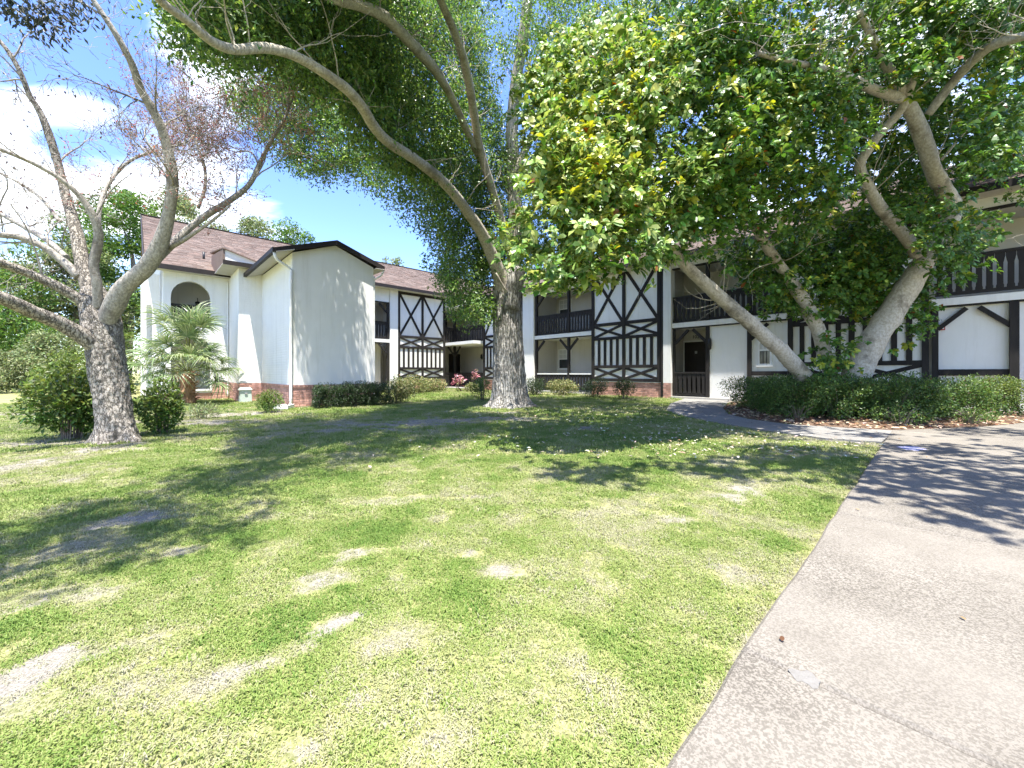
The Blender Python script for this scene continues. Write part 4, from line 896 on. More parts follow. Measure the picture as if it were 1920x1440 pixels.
# ---------------------------------------------------------------- the big leaved tree at right
BARK3 = bark('pale smooth bark', (.36, .315, .25), (.54, .49, .41), stretch=(1, 1, .7), scale=6, bump=.5, moss=(.19, .165, .13), crack=(-.25, .10), depth=.02)
bg_base = at(1565, 770, 9.9); bg_base.z = .06
BIG = tag(empty('broadleaf_tree', bg_base), 'multi trunked pale barked tree with large glossy leaves leaning over the hedge at right', 'tree')
bg_limbs = {
 'trunk': [[(1570, 790, 9.85, 38), (1535, 738, 9.75, 38), (1505, 703, 9.65, 37), (1470, 663, 9.5, 36), (1420, 618, 9.3, 33), (1365, 570, 9.0, 32), (1322, 532, 8.75, 30), (1285, 497, 8.5, 27), (1240, 445, 8.1, 22), (1200, 380, 7.6, 17), (1170, 300, 7.0, 12)],
           [(1575, 790, 10.1, 32), (1562, 720, 10.1, 31), (1548, 672, 10.05, 31), (1535, 622, 10, 31), (1512, 572, 9.9, 31), (1488, 535, 9.8, 27), (1450, 480, 9.5, 23), (1415, 425, 9.2, 20), (1390, 380, 8.9, 17), (1370, 320, 8.5, 13), (1350, 240, 8.0, 10)],
           [(1585, 790, 9.8, 58), (1608, 700, 9.7, 57), (1628, 655, 9.65, 55), (1655, 610, 9.6, 52), (1688, 560, 9.5, 52), (1718, 512, 9.4, 48), (1742, 476, 9.3, 38), (1778, 420, 9.1, 36), (1785, 385, 9.0, 35), (1768, 355, 8.8, 34), (1750, 318, 8.6, 33), (1735, 272, 8.4, 33), (1715, 222, 8.2, 31), (1695, 180, 8.0, 26), (1650, 100, 7.4, 18), (1610, 20, 6.8, 13)]],
 'branch': [[(1722, 480, 9.3, 26), (1690, 435, 9.2, 25), (1655, 395, 9.0, 25), (1628, 350, 8.8, 23), (1612, 310, 8.6, 22), (1632, 275, 8.4, 20), (1660, 238, 8.3, 19), (1690, 205, 8.1, 18), (1720, 130, 7.6, 14)],
            [(1690, 185, 8.0, 22), (1640, 168, 7.6, 21), (1600, 150, 7.2, 20), (1565, 135, 6.9, 19), (1500, 120, 6.4, 15), (1420, 100, 6.0, 11)],
            [(1740, 215, 8.2, 18), (1790, 150, 7.8, 20), (1830, 108, 7.4, 22), (1868, 82, 7.1, 22), (1920, 68, 6.8, 22), (1990, 50, 6.4, 18)],
            [(1765, 300, 8.5, 6), (1830, 225, 8.2, 4), (1880, 190, 8.0, 3)],
            [(1730, 495, 9.3, 9), (1748, 470, 9.3, 5), (1755, 455, 9.3, 2)]]}
random.seed(31); btw = Twigs()
for nm, LL in bg_limbs.items():
    for L in LL:
        o, P, R = px_limb(BIG, nm, L, BARK3, bg_base, k_=.76, n=28 if L[0][3] > 15 else 8, step=.07, rough=.14)
        for q in range(14 if L[0][3] > 15 else 1):
            i = min(len(P) - 1, int(len(P) * (.45 + .55 * random.random()))); btw.grow(P[i], Vector((random.gauss(-.2, .6), random.gauss(-.3, .5), random.uniform(-.2, .8))), min(.014, R[i] * .2), random.uniform(.8, 1.5), 1, .25, .35, 3, bg_base)
tag(link('twigs', btw.mb.mesh('twigs', BARK3), BIG), kind='stuff')
def big_depth(x, y):
    f = np.interp(x, [960, 1050, 1200, 1400, 1500, 1650, 1920], [5.0, 4.5, 4.35, 4.9, 5.8, 6.4, 6.6]) + np.clip((y - 280) / 200, 0, 1) * np.interp(x, [1000, 1250, 1450, 1600, 1900], [.5, .9, 3.0, 2.8, 1.6])
    f = f + np.clip((520 - y) / 420, 0, 1.4) * np.interp(x, [1000, 1350, 1500], [1.7, 1.5, .4]) - .25 * (x < 1400) + np.abs(RNG.normal(0, 1.15, len(x)))
    gap = inside(x, y, [(1545, 100), (1640, 130), (1740, 150), (1850, 60), (1930, 40), (1930, 110), (1830, 160), (1790, 250), (1800, 420), (1720, 460), (1580, 330), (1620, 230)])
    return np.where(gap, 8.9 + np.abs(RNG.normal(0, 1.2, len(x))), f)
BIGC = [clusters_in([(985, 150), (1040, 115), (1060, 70), (1110, 55), (1180, 80), (1280, 60), (1340, -50), (1940, -50), (1940, 190), (1860, 330), (1700, 190), (1640, 210), (1600, 300), (1610, 380), (1480, 460), (1380, 420), (1300, 465), (1240, 490), (1165, 465), (1125, 515), (1080, 540), (1040, 515), (990, 520), (975, 440), (1000, 330), (980, 240)], 2000, big_depth, 60, 11, .38),
        clusters_in([(1370, 450), (1480, 450), (1600, 400), (1700, 440), (1640, 540), (1560, 600), (1490, 590), (1440, 585), (1390, 520), (1330, 480)], 430, lambda x, y: RNG.uniform(9.4, 11.2, len(x)), 60, 12, .25),
        clusters_in([(1545, 470), (1700, 440), (1690, 540), (1650, 590), (1610, 590), (1560, 540)], 200, lambda x, y: RNG.uniform(9.9, 11.4, len(x)), 60, 13, .25),
        clusters_in([(1690, 400), (1760, 370), (1850, 400), (1850, 450), (1800, 500), (1720, 470)], 70, lambda x, y: RNG.uniform(7.6, 9.0, len(x)), 40, 14, .25),
        clusters_in([(1720, 480), (1830, 470), (1760, 550), (1735, 620), (1695, 630), (1680, 580)], 50, lambda x, y: RNG.uniform(9.8, 10.8, len(x)), 50, 15, .35),
        clusters_in([(1600, 180), (1940, 180), (1940, 360), (1760, 380), (1600, 420)], 480, lambda x, y: RNG.uniform(9.3, 12.0, len(x)), 60, 16, .34),
        clusters_in([(1530, 660), (1580, 630), (1610, 680), (1590, 720), (1530, 720)], 26, lambda x, y: RNG.uniform(9.3, 9.9, len(x)), 40, 17, .2)]
BIGC.append(clusters_in([(1380, -40), (1940, -40), (1940, 330), (1800, 340), (1600, 330), (1450, 380), (1380, 300)], 520, lambda x, y: RNG.uniform(9.0, 11.8, len(x)), 60, 19, .3))
BIGC.append(clusters_in([(985, 130), (1060, 40), (1200, -40), (1900, -40), (1900, 120), (1600, 200), (1480, 380), (1250, 420), (1000, 400)], 520, lambda x, y: RNG.uniform(7.6, 10.5, len(x)), 70, 18, .3))
e_ = RNG.uniform(0, 1, (520, 3)); ex, ey = 3.5 + 6 * e_[:, 0], 1.0 + 3.3 * e_[:, 1]; BIGC.append(np.stack([ex, ey, 5.3 + 1.8 * e_[:, 2]], 1)[fbm(ex, ey, 1.3, 66, 4) > .50 - .03 * (ex - 4)])
BIGC.append(overhead([(.0, 4.9), (.45, 4.0), (1.0, 3.9), (2, 4.3), (2.8, 4.3), (3.9, 4.75), (5, 5.4), (4.6, 5.8), (3, 5.0), (.6, 4.8)], 75, 5.3, 1.3, 55, .40))
e_ = RNG.uniform(0, 1, (900, 3)); ex, ey = 3.0 + 9.5 * e_[:, 0], 4.6 + 6.5 * e_[:, 1]; ez = np.maximum(1.9 + .95 * ey, 7.2) + 2.2 * e_[:, 2]
BIGC.append(np.stack([ex, ey, ez], 1)[fbm(ex, ey, 1.5, 67, 4) > .47])
bc = np.concatenate(BIGC)
def big_foliage(C):
    """whorls of leathery leaves round each twig tip"""
    n = len(C); per = 4; tips = np.repeat(C, per, 0) + RNG.normal(0, .17, (n * per, 3)); tone = np.repeat(RNG.normal(0, 1.2, n), per) + RNG.normal(0, .4, n * per)
    d = unit(rand_unit(len(tips)) * .62 + [-.12, -.48, .60]); k = 11; idx = np.repeat(np.arange(len(tips)), k); m = len(idx)
    dd = d[idx]; ref = rand_unit(m); perp = unit(ref - dd * (ref * dd).sum(1, keepdims=True)); a = RNG.uniform(.65, 1.5, m)[:, None]
    ax = dd * np.cos(a) + perp * np.sin(a) + [0, 0, -.16]; nr = dd * np.sin(a) - perp * np.cos(a) + rand_unit(m) * .25
    P = tips[idx] + dd * RNG.uniform(-.05, .03, (m, 1))
    Ls = .128 * RNG.uniform(.6, 1.25, m) * np.repeat(RNG.uniform(.75, 1.2, len(tips)), k)
    cols = palette(m, [(.065, .15, .026), (.10, .205, .034), (.15, .26, .045), (.23, .31, .06)], [4, 5, 3, 1.2], .2)
    sun_tint = (RNG.random(m) < .62 * np.clip((3.3 - P[:, 0]) / 1.6, 0, 1) * np.clip((P[:, 2] - 1.6) / 1.2, 0, 1))[:, None]; cols = np.where(sun_tint, palette(m, [(.28, .37, .10), (.38, .43, .13), (.19, .30, .06)], [3, 2, 2], .15), cols)  # sunlight put into the leaf colour: paler greens on the crown's left
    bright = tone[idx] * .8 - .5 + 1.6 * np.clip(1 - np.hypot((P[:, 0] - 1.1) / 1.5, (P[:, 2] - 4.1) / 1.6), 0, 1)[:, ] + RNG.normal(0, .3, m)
    new = (bright > 1.15)[:, None]; cols = np.where(new, palette(m, [(.38, .41, .05), (.46, .45, .06), (.30, .37, .05)], [3, 1, 3], .1), cols * (1 + .12 * np.clip(bright, -1.5, 1.5))[:, None])  # yellow new leaves; those massed at upper left also paint in sunlight
    rust = (RNG.random(m) < .006)[:, None]; cols = np.where(rust, np.array([[.22, .08, .02]]), cols)
    return P, ax, nr, Ls, Ls * RNG.uniform(.38, .5, m), np.clip(cols, .01, .5)
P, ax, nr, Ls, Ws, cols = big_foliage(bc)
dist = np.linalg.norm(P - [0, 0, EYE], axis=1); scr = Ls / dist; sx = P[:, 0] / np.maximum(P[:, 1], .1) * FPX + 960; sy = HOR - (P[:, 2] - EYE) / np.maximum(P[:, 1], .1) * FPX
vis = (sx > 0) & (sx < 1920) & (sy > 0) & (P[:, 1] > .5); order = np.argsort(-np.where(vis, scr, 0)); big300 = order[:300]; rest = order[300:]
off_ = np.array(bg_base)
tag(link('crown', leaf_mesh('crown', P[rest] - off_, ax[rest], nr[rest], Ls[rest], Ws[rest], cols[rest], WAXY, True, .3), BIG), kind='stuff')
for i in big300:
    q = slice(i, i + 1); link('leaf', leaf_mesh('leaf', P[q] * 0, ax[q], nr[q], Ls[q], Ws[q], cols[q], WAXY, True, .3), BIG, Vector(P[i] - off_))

# ---------------------------------------------------------------- shrubs and hedges
STEM = mat('shrub stem', (.12, .095, .07), (.24, .2, .16), scale=12, rough=.9)
GREENS = dict(dark=([(.018, .035, .012), (.03, .055, .018), (.045, .08, .022)], [3, 4, 2]), mid=([(.06, .125, .025), (.09, .17, .032), (.14, .23, .04)], [3, 4, 2]),
              light=([(.10, .15, .03), (.16, .21, .05), (.07, .11, .025)], [3, 3, 2]), variegated=([(.11, .14, .035), (.30, .30, .12), (.36, .33, .17), (.06, .09, .025)], [4, 3, 2, 2]),
              pink=([(.34, .12, .14), (.50, .28, .29), (.16, .05, .06), (.14, .12, .05)], [4, 4, 2, 1]), hedge=([(.05, .10, .022), (.085, .155, .034), (.16, .235, .055), (.14, .08, .04)], [4, 4, 2.6, .3]),
              olive=([(.16, .20, .08), (.22, .255, .11), (.11, .145, .06)], [3, 3, 2]))
def shrub(name, label, cat, base, rx, ry, h, n, Ln, pal, group=None, low=.0, seed=0, stems=9, aspect=.42, m=None, square=2.0, pal_low=None, broad=False, rot=0.):
    """a bush: stems from one root, leaves through an uneven crown"""
    base = Vector(base); base.z = .0 if len(base) < 3 else base.z; R = tag(empty(name, base), label, cat, group); rnd = random.Random(seed + 77)
    mb = MB()
    for k in range(stems):
        a = rnd.random() * 6.28; t = rnd.uniform(.3, .85); p1 = Vector((math.cos(a) * rx * t, math.sin(a) * ry * t, h * rnd.uniform(.6, .92)))
        P, Q = smooth_path([Vector((math.cos(a) * rx * .3 * t, math.sin(a) * ry * .3 * t, -.02)), p1 * .5 + Vector((0, 0, h * .08)), p1], [.009 + h * .004, .008, .003], .15); mb.tube(P, Q, 5, False)
    mb.build('stems', STEM, R)
    u = rand_unit(n * 3); rr = RNG.uniform(0, 1, n * 3) ** .42
    lump = 1 + .42 * (fbm(u[:, 0] * 2 + seed * 3.1 + 5, u[:, 1] * 2 + u[:, 2] * 1.7, .9, seed % 20, 3) - .5) * 2
    sp = np.sign(u) * np.abs(u) ** (2 / square); P = sp * (rr * lump)[:, None]
    P[:, 2] = P[:, 2] * (1 - low) * .5 + .5 + low * .5
    dens = fbm(P[:, 0] * rx + 9 + seed, P[:, 1] * ry + P[:, 2] * h + 4, max(.12, .16 * h), 3 + seed % 9, 2) > .40
    P = P[dens & (P[:, 2] > .03)][:n]; n = len(P); z01 = P[:, 2].copy(); P = P * [rx, ry, h]
    if rot: P[:, :2] = P[:, :2] @ np.array([[math.cos(rot), math.sin(rot)], [-math.sin(rot), math.cos(rot)]])
    out = unit(P - [0, 0, h * .35] + 1e-6); ax = out * .6 + rand_unit(n) * .8 + [0, 0, .1]; nr = rand_unit(n) * .6 + out * .25 + [0, -.1, .7]
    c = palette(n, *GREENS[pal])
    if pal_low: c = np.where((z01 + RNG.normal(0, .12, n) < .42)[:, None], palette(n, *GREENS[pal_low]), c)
    Ls = Ln * RNG.uniform(.65, 1.3, n); o = link('foliage', leaf_mesh('foliage', P, ax, nr, Ls, Ls * aspect, c, m or LEAF, broad, .25), R); tag(o, kind='stuff'); return R
def g3(x, y, z=0): q = gpx(x, y); return (q[0], q[1], z)
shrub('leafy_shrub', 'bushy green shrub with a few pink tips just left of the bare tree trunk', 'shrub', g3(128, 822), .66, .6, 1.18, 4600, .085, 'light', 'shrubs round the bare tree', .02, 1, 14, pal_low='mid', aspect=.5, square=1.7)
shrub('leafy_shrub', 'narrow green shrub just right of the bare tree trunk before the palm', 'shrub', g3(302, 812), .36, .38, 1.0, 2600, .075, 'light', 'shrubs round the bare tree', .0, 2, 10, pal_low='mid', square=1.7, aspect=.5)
RG = [(150, 676, 6.2), (165, 690, 6.15), (130, 690, 6.1), (158, 660, 6.3)]
shrub('dry_weeds', 'dry straw coloured weeds at the foot of the palm', 'weeds', g3(375, 783), .6, .4, .34, 900, .09, 'olive', None, 0, 3, 12, aspect=.2)
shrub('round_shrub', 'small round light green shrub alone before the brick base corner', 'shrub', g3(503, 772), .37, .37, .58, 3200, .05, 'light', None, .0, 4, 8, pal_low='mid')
shrub('clipped_bush', 'left dark clipped bush under the white gable wall', 'bush', uv(4.45, 13.2), .52, .5, .74, 10000, .045, 'dark', 'clipped bushes under the gable', .0, 5, 8, square=3.2, rot=.76)
shrub('clipped_bush', 'middle dark clipped bush under the white gable wall', 'bush', uv(5.25, 13.05), .48, .52, .80, 10000, .045, 'dark', 'clipped bushes under the gable', .0, 6, 8, square=3.2, rot=.76)
shrub('clipped_bush', 'right dark clipped bush under the gable beside the yellowish shrub', 'bush', uv(6.0, 13.0), .45, .5, .78, 10000, .045, 'dark', 'clipped bushes under the gable', .0, 7, 8, square=3.2, rot=.76)
shrub('variegated_shrub', 'tall yellow and green shrub touching the clipped bushes right end', 'shrub', uv(6.95, 13.3), .55, .5, .92, 2600, .085, 'variegated', 'variegated shrubs by the walls', .0, 8, 9)
shrub('variegated_shrub', 'wide yellow green shrub under the left half timbered panel', 'shrub', uv(10.6, 18.6), .9, .7, .95, 3000, .10, 'variegated', 'variegated shrubs by the walls', .0, 9, 9)
shrub('variegated_shrub', 'small yellow shrub left of the pink leaved plant', 'shrub', uv(12.4, 19.6), .8, .6, .75, 2200, .10, 'variegated', 'variegated shrubs by the walls', .0, 10, 9)
shrub('ti_plant', 'pink and red leaved plant in front of the corner railing', 'plant', uv(13.8, 19.2), .36, .36, 1.0, 75, .30, 'pink', 'pink leaved plants', .2, 11, 6, aspect=.26, broad=True)
shrub('ti_plant', 'thin reddish plant right of the pink one by the corner railing', 'plant', uv(15.3, 19.6), .26, .26, 1.3, 45, .28, 'pink', 'pink leaved plants', .35, 12, 5, aspect=.24, broad=True)
shrub('variegated_shrub', 'low pale shrub right of the pink plant on the lit lawn edge', 'shrub', uv(14.2, 18.3), .5, .4, .5, 1100, .10, 'variegated', 'variegated shrubs by the walls', .0, 13, 6)
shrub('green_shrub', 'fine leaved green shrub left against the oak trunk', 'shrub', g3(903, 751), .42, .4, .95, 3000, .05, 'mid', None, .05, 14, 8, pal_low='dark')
shrub('dark_shrub', 'dark green shrub right of the oak trunk', 'shrub', g3(1003, 741), .62, .5, .86, 3200, .06, 'dark', 'shrubs below the right balconies', .0, 15, 8)
shrub('variegated_shrub', 'bright yellow white shrub under the lower right balcony railing', 'shrub', g3(1055, 741), .85, .5, .78, 3200, .075, 'variegated', 'variegated shrubs by the walls', .0, 16, 8)
shrub('dark_shrub', 'dark green shrub before the panel left of the brick base', 'shrub', g3(1116, 746), .62, .5, .86, 3200, .06, 'dark', 'shrubs below the right balconies', .0, 17, 8)
shrub('dark_shrub', 'sparse dark shrub leaning on the brick base of the panel', 'shrub', g3(1172, 748), .5, .42, .86, 1700, .07, 'dark', 'shrubs below the right balconies', .1, 18, 9)
for k, (px_, D_, rx, ry, h, n, lab, pal) in enumerate(((1425, 11.6, .85, .95, .94, 15000, 'left end of the clipped hedge nearest the apartment door', 'hedge'), (1480, 9.9, .85, .8, .98, 16000, 'hedge bush in front of the leaning left trunk', 'hedge'),
      (1575, 9.05, .95, .72, 1.0, 17000, 'hedge bush at the foot of the three pale trunks', 'hedge'), (1680, 8.95, .95, .72, .99, 17000, 'hedge bush before the half timbered panel right of the trunks', 'hedge'),
      (1775, 9.3, .8, .7, .95, 13000, 'hedge bush left of the sunlit end bush', 'hedge'), (1862, 9.8, .72, .65, .98, 11000, 'sunlit yellow green end bush of the hedge beside the right post', 'light'))):
    x, y = (px_ - 960) / FPX * D_, D_
    shrub('hedge_bush', lab, 'hedge', (x, y, .05), rx, ry, h, n, .052, pal, 'bushes of the hedge by the right wing', .0, 20 + k, 18, square=2.5, pal_low='hedge' if pal == 'light' else None)
for k, (x, y, r_, h, n, lab) in enumerate(((6.5, 9.0, .5, .36, 800, 'low straggly greenery in the mulch left of the trunks'), (8.0, 8.15, .6, .36, 1000, 'straggly low bush of bare twigs in the mulch bed middle'), (9.6, 8.3, .55, .3, 800, 'low weedy growth in the mulch near the drive'))):
    shrub('straggly_plant', lab, 'plant', (x, y, .06), r_, r_ * .7, h, n, .05, 'hedge', 'straggly plants in the mulch', .0, 30 + k, 22)

# ---------------------------------------------------------------- fan palm by the arch
PALMT = mat('palm fibre', (.20, .10, .055), (.42, .26, .15), scale=10, rough=.95, bump=1, bscale=30, stretch=(1, 1, .4))
PB = at(350, 757, 14.1); PB.z = 0
PALM = tag(empty('fan_palm', PB), 'shaggy fan palm with drooping fronds in front of the white arch', 'palm')
limb('trunk', [PB, PB + Vector((0, 0, .35)), PB + Vector((.03, 0, .8)), PB + Vector((.05, 0, 1.15))], [.52, .48, .44, .30], PALMT, PALM, PB, n=22, step=.06, rough=.30)
r = random.Random(4); mb = MB()
for k in range(60):                                       # old boot fibres on the trunk
    a = r.random() * 6.28; z = r.uniform(.05, 1.1); b = Vector((math.cos(a) * .22, math.sin(a) * .22, z)); d = Vector((math.cos(a), math.sin(a), r.uniform(.2, 1.3))).normalized()
    mb.tube([b, b + d * .13, b + d * .24 + Vector((0, 0, -.04))], [.022, .016, .004], 4, False)
tag(mb.build('boots', PALMT, PALM), kind='stuff')
def frond_mesh(seed, L, spread, R):
    """petiole then a fan of folded leaflets with drooping tips; grows along +X, up +Z"""
    r = np.random.default_rng(seed); V, F, C = [], [], []
    def strip(c, w, nrm, col):
        k = len(V); n = len(c)
        for i, p in enumerate(c):
            V.extend([p + nrm[i] * w[i], p - nrm[i] * w[i]])
        for i in range(n - 1): F.append((k + 2 * i, k + 2 * i + 1, k + 2 * i + 3, k + 2 * i + 2)); C.append(col)
    pet = [np.array([t * L, 0, .30 * L * math.sin(t * 1.3) - .10 * L * t * t]) for t in (0, .33, .66, 1)]
    strip(pet, [.016, .013, .011, .010], [np.array([0, 1, .0])] * 4, (.17, .19, .06)); strip(pet, [.014, .011, .009, .008], [np.array([0, 0, 1.])] * 4, (.17, .19, .06))
    base = pet[-1]; n = 30
    for k in range(n):
        a = -spread + 2 * spread * k / (n - 1); ln = R * (1 - .28 * (abs(a) / spread) ** 2) * r.uniform(.88, 1.08)
        d = np.array([math.cos(a), math.sin(a), .18 + .05 * r.normal()]); d /= np.linalg.norm(d); sd = np.array([-math.sin(a), math.cos(a), .0])
        ts = (0, .3, .58, .8, 1.0); dr = r.uniform(.7, 1.7); pts = [base + d * ln * t * (1 - .12 * t) + np.array([0, 0, -dr * ln * max(0, t - .42) ** 1.6]) for t in ts]
        w = [.006, .017, .015, .009, .001]; col = np.array([(.15, .22, .085), (.22, .275, .12), (.115, .18, .06), (.28, .315, .17)][r.integers(4)]) * r.uniform(.85, 1.15)
        strip(pts, w, [sd + np.array([0, 0, .35 * (-1) ** k])] * 5, tuple(col))
    return np_mesh('frond', V, F, PALMLEAF, np.array(C))
PALMLEAF = leaf_mat('palm leaf', .38, .30, .45)
fm = [frond_mesh(s, L, sp, R) for s, L, sp, R in ((1, 1.0, 2.0, 1.0), (2, 1.25, 1.9, 1.0), (3, .8, 2.1, .95), (4, 1.45, 1.8, .95))]
for k in range(52):
    az = k * 2.39996; el = math.radians(84 - 112 * (k / 52) ** .9 + r.uniform(-9, 9)); o = link('frond', fm[k % 4], PALM)
    o.location = (.04 + .05 * math.cos(az), .05 * math.sin(az), 1.12 + .10 * (1 - k / 46) + (.55 if k < 16 else 0)); o.rotation_euler = (r.uniform(-.5, .5), -el, az)
    s = r.uniform(.74, .98); o.scale = (s, s, s)

# ---------------------------------------------------------------- trees and bushes far behind
FAR = leaf_mat('far leaf', .5, .35, .3)
def far_tree(label, base, h, rad, n, Ln, pal, seed, cat='tree', trunk=True, group='trees beyond the apartment building', zlow=.28, name='far_tree'):
    base = Vector(base); R = tag(empty(name, base), label, cat, group); rnd = random.Random(seed); g = np.random.default_rng(seed)
    if trunk: limb('trunk', [base, base + Vector((rnd.uniform(-.4, .4), 0, h * .3)), base + Vector((rnd.uniform(-.8, .8), 0, h * .6)), base + Vector((rnd.uniform(-.6, .6), 0, h * .82))], [h * .045, h * .035, h * .018, .02], BARK1, R, base, n=9, step=.5)
    B_ = np.array([[g.normal() * .5, g.normal() * .5, g.uniform(zlow, 1)] for _ in range(44)]); prof = np.sin(np.clip((B_[:, 2] - zlow) / (1 - zlow), .06, .97) * math.pi) ** .6
    rr = np.hypot(B_[:, 0], B_[:, 1]); B_[:, :2] *= (np.minimum(rr, 1) / np.maximum(rr, 1e-6) * prof)[:, None]; ctr = B_ * [rad, rad, h * .93]; sz = rad * g.uniform(.16, .36, 44)
    i = g.integers(0, 44, n); u = unit(g.normal(size=(n, 3))); P = ctr[i] + u * (sz[i] * g.uniform(.2, 1, n) ** .5)[:, None] * [1, 1, .75]
    P = P[P[:, 2] > h * zlow * .3]; n = len(P); tone = g.normal(0, .14, 44)[i[:n]]
    c = palette(n, *GREENS[pal]) * (1 + tone)[:, None]; Ls = Ln * g.uniform(.6, 1.3, n)
    tag(link('crown', leaf_mesh('crown', P, rand_unit(n), rand_unit(n) * .8 + [0, -.2, .7], Ls, Ls * .5, np.clip(c, .01, .6), FAR), R), kind='stuff')
def fp(x, D): return ((x - 960) / FPX * D, D, -.05)
far_tree('broad pale green tree directly behind the bare tree trunk', fp(140, 34), 13.5, 6.0, 15000, .30, 'olive', 1)
far_tree('rounded green tree rising left of the shingle roof gable', fp(235, 37), 19.0, 5.5, 17000, .30, 'mid', 2)
far_tree('tall tree showing over the roof between the bare limbs', fp(350, 44), 22.5, 5.5, 13000, .32, 'olive', 3)
far_tree('small crown peeking over the ridge above the gabled block left', fp(470, 46), 20.2, 4.5, 9000, .30, 'olive', 4)
far_tree('small crown peeking over the ridge above the gabled block right', fp(550, 46), 20.4, 4.0, 9000, .30, 'mid', 5)
far_tree('tip of a tree showing just above the middle roof ridge', fp(742, 50), 16.6, 3.4, 6000, .30, 'olive', 6)
far_tree('pale tree at the far left edge behind the thick limb', fp(10, 30), 10.5, 6.0, 13000, .28, 'olive', 7)
far_tree('dark tree low at far left under the thick limb', fp(-60, 26), 9.5, 5.5, 12000, .25, 'mid', 8)
far_tree('wide green bush left of the bare tree on the far lawn', fp(95, 24), 3.6, 2.6, 9000, .16, 'olive', 9, 'bush', False, 'bushes on the far lawn', .05, 'far_bush')
far_tree('low olive bush at the far lawn edge below the thick limb', fp(30, 22), 2.3, 2.2, 7000, .14, 'olive', 10, 'bush', False, 'bushes on the far lawn', .05, 'far_bush')
far_tree('bright green bush seen between the bare tree and palm', fp(222, 21), 3.4, 1.9, 7000, .14, 'light', 11, 'bush', False, 'bushes on the far lawn', .05, 'far_bush')
far_tree('bush partly hidden by the bare tree trunk on the far lawn', fp(165, 20), 2.6, 1.7, 6000, .13, 'light', 12, 'bush', False, 'bushes on the far lawn', .05, 'far_bush')
far_tree('tall tree behind the right wing roof seen through the leaves', fp(1180, 42), 21, 8, 12000, .35, 'mid', 13)
far_tree('second tall tree behind the right wing far roof end', fp(1600, 36), 17, 7, 11000, .32, 'mid', 14)

# ---------------------------------------------------------------- fallen leaves
def litter(name, label, pts, size, cols, wts):
    n = len(pts); nr = rand_unit(n) * .35 + [0, 0, 1]; a = RNG.uniform(0, 6.28, n); ax = np.stack([np.cos(a), np.sin(a), RNG.normal(0, .12, n)], 1); Ls = size * RNG.uniform(.6, 1.3, n)
    tag(link(name, leaf_mesh(name, pts, ax, nr, Ls, Ls * .5, palette(n, cols, wts), DRYLEAF, True, .1)), label, 'fallen leaves', kind='stuff')
X, Y = RNG.uniform(5.2, 16.5, 60000), RNG.uniform(5.5, 15, 60000); k = inside(X, Y, BED) & (RNG.random(60000) < np.clip(1.4 - (Y - 7) * .08, .3, 1))
X, Y = X[k][:5200], Y[k][:5200]
dn = np.full(X.shape, 9.)
for i in range(len(BED)):
    a_ = np.array(BED[i]); e_ = np.array(BED[(i + 1) % len(BED)]) - a_; t = np.clip(((X - a_[0]) * e_[0] + (Y - a_[1]) * e_[1]) / (e_ @ e_), 0, 1); dn = np.minimum(dn, np.hypot(X - a_[0] - t * e_[0], Y - a_[1] - t * e_[1]))
litter('bed_litter', 'brown and tan fallen leaves covering the mulch bed', np.stack([X, Y, .0 + np.clip((dn + .2) / 1.2, 0, 1) * .10 + RNG.uniform(.0, .03, len(X))], 1), .10, [(.42, .33, .22), (.30, .19, .11), (.16, .085, .05), (.50, .43, .32)], [4, 3, 3, 2])
X, Y = np.concatenate([RNG.normal(2.6, 1.9, 900), RNG.uniform(-3, 6, 30), RNG.uniform(1.5, 5.5, 300)]), np.concatenate([RNG.uniform(5.0, 13.5, 900), RNG.uniform(4.5, 10, 30), RNG.uniform(5, 8, 300)])
k = ~inside(X, Y, BED) & ~inside(X, Y, WALK) & ((-SU * X + CU * Y) > .52) & ((CU * X + SU * Y) < 15.8)
litter('lawn_litter', 'pale fallen leaves scattered over the shaded lawn', np.stack([X[k], Y[k], RNG.uniform(.025, .045, k.sum())], 1), .062, [(.46, .40, .29), (.54, .49, .40), (.29, .20, .12)], [4, 3, 2])
X, Y = RNG.uniform(1, 11, 4000), RNG.uniform(1.2, 12, 4000); v_ = -SU * X + CU * Y; u_ = CU * X + SU * Y
k = ((v_ < .48) & (v_ > -2.1) & (u_ < 10.2) & (RNG.random(4000) < np.where(v_ > .36, .25, .02)) & (Y > 1.6)) | (inside(X, Y, WALK) & (RNG.random(4000) < .25))
litter('path_litter', 'few dry leaves and twigs lying on the concrete', np.stack([X[k], Y[k], np.full(k.sum(), .036)], 1), .034, [(.30, .18, .09), (.16, .08, .04), (.38, .30, .2)], [3, 2, 2])

# ---------------------------------------------------------------- grass: tufts set over the lawn
def tuft(seed, n, h, lean, rad):
    g = np.random.default_rng(seed); V, F = [], []
    for k in range(n):
        a = g.uniform(0, 6.28); q = rad * math.sqrt(g.uniform()); p = np.array([math.cos(a) * q, math.sin(a) * q, -.004]); b = g.uniform(0, 6.28); d = np.array([math.cos(b), math.sin(b), 0]); sd = np.array([-d[1], d[0], 0])
        hh = .8 * h * g.uniform(.55, 1.25); ln = lean * g.uniform(.3, 1.3); w = .0025 * g.uniform(.8, 1.35)
        m1 = p + d * hh * ln * .3 + np.array([0, 0, hh * .55]); t = p + d * hh * ln + np.array([0, 0, hh * max(.25, 1 - .55 * ln)])
        i = len(V); V += [p - sd * w, p + sd * w, m1 + sd * w * .9, m1 - sd * w * .9, t]; F += [(i, i + 1, i + 2), (i, i + 2, i + 3), (i + 3, i + 2, i + 4)]
    return V, F
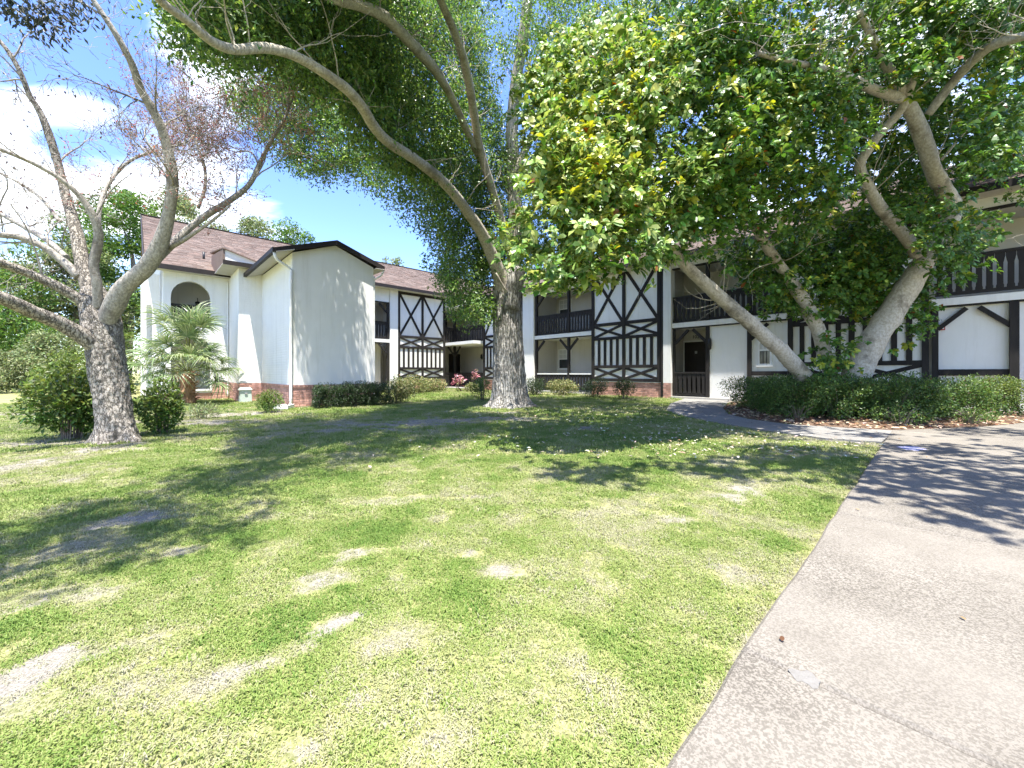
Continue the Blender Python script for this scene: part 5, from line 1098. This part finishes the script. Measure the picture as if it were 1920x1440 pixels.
def grass_mat():
    m = bpy.data.materials.new('grass blade'); m.use_nodes = True; N, K = m.node_tree.nodes, m.node_tree.links; b = N['Principled BSDF']
    b.inputs['Roughness'].default_value = .55; b.inputs['Specular IOR Level'].default_value = .25
    a = N.new('ShaderNodeAttribute'); a.attribute_type = 'INSTANCER'; a.attribute_name = 'hue'
    cr = N.new('ShaderNodeValToRGB'); K.new(a.outputs['Fac'], cr.inputs[0]); e = cr.color_ramp.elements
    e[0].position = 0; e[0].color = (.10, .18, .032, 1); e[1].position = 1; e[1].color = (.39, .36, .275, 1)
    for p, c in ((.28, (.18, .255, .055)), (.5, (.275, .315, .10)), (.75, (.36, .345, .20))): q = e.new(p); q.color = (*c, 1)
    t = N.new('ShaderNodeBsdfTranslucent'); ms = N.new('ShaderNodeMixShader'); ms.inputs[0].default_value = .3
    K.new(cr.outputs[0], b.inputs['Base Color']); K.new(cr.outputs[0], t.inputs[0]); K.new(b.outputs[0], ms.inputs[1]); K.new(t.outputs[0], ms.inputs[2]); K.new(ms.outputs[0], N['Material Output'].inputs[0])
    return m
GM = grass_mat(); tcol = bpy.data.collections.new('grass tufts')
for k, (n, h, ln, rd) in enumerate(((26, .036, .9, .055), (28, .030, 1.2, .06), (24, .044, .7, .05), (28, .026, 1.4, .065), (20, .050, .8, .045))):
    V, F = tuft(k, n, h, ln, rd); tcol.objects.link(bpy.data.objects.new(f'tuft', np_mesh('tuft', V, F, GM)))
def scatter_points():
    out = []
    for (x0, x1, y0, y1, dens, sc) in ((-4.2, 3.4, .8, 3.0, 2100, .66), (-7.5, 5.2, 3.0, 5.5, 900, .9), (-12, 6, 5.5, 9.5, 260, 1.5), (-18, 9, 9.5, 16, 120, 2.0), (-24, 10, 16, 30, 34, 3.2)):
        n = int((x1 - x0) * (y1 - y0) * dens); X = RNG.uniform(x0, x1, n); Y = RNG.uniform(y0, y1, n)
        vis = (np.abs(X) < Y * 1.36 + .7); X, Y = X[vis], Y[vis]; v_ = -SU * X + CU * Y; u_ = CU * X + SU * Y
        ok = (v_ > .497 + .03 * RNG.random(len(X))) & ~inside(X, Y, WALK) & ~inside(X, Y, BED) & ~((u_ > 3.55) & (u_ < 6.5) & (v_ > 14.0)) & ~((u_ > 2.8) & (u_ < 6.5) & (v_ > 18.3)) & ~((u_ > .7) & (v_ > 20.5) & (u_ < 6.5)) & (v_ < 23.4) & (u_ < 16.6)
        X, Y = X[ok], Y[ok]; b = bareness(X, Y); keep = RNG.random(len(X)) > np.clip((b - .2) * 1.15, 0, .84); X, Y, b = X[keep], Y[keep], b[keep]
        big = fbm(X, Y, 1.9, 21, 4); sm = fbm(X, Y, .28, 22, 3)
        hue = np.clip(.42 + np.clip(b - .6, 0, 1) * .6 + (big - .5) * .5 + (sm - .5) * .8 + b * .45 + RNG.normal(0, .13, len(X)), 0, 1)
        out.append(np.stack([X, Y, ground_z(X, Y), hue, sc * RNG.uniform(.7, 1.35, len(X)) * (1 + .5 * ((RNG.random(len(X)) < .018) & (hue < .45))) * (1.0 - .45 * b), RNG.uniform(0, 6.28, len(X))], 1))
    return np.concatenate(out)
Q = scatter_points()
gme = bpy.data.meshes.new('grass'); gme.vertices.add(len(Q)); gme.vertices.foreach_set('co', Q[:, :3].astype(np.float32).ravel())
for k, nm in ((3, 'hue'), (4, 'scl'), (5, 'rotz')): a_ = gme.attributes.new(nm, 'FLOAT', 'POINT'); a_.data.foreach_set('value', Q[:, k].astype(np.float32))
GR = tag(link('grass', gme), 'short patchy grass growing over the lawn', 'grass', kind='stuff')
ng = bpy.data.node_groups.new('grass scatter', 'GeometryNodeTree'); ng.interface.new_socket('Geometry', in_out='INPUT', socket_type='NodeSocketGeometry'); ng.interface.new_socket('Geometry', in_out='OUTPUT', socket_type='NodeSocketGeometry')
N, K = ng.nodes, ng.links; gi, go = N.new('NodeGroupInput'), N.new('NodeGroupOutput'); ip = N.new('GeometryNodeInstanceOnPoints'); ci = N.new('GeometryNodeCollectionInfo')
ci.inputs['Collection'].default_value = tcol; ci.inputs['Separate Children'].default_value = True; ip.inputs['Pick Instance'].default_value = True
def nattr(nm): q = N.new('GeometryNodeInputNamedAttribute'); q.data_type = 'FLOAT'; q.inputs['Name'].default_value = nm; return q.outputs['Attribute']
cb = N.new('ShaderNodeCombineXYZ'); K.new(nattr('rotz'), cb.inputs[2]); ri = N.new('FunctionNodeRandomValue'); ri.data_type = 'INT'; ri.inputs[4].default_value = 0; ri.inputs[5].default_value = 4
K.new(gi.outputs[0], ip.inputs['Points']); K.new(ci.outputs[0], ip.inputs['Instance']); K.new(cb.outputs[0], ip.inputs['Rotation']); K.new(nattr('scl'), ip.inputs['Scale']); K.new(ri.outputs[2], ip.inputs['Instance Index'])
K.new(ip.outputs[0], go.inputs[0]); md = GR.modifiers.new('scatter', 'NODES'); md.node_group = ng
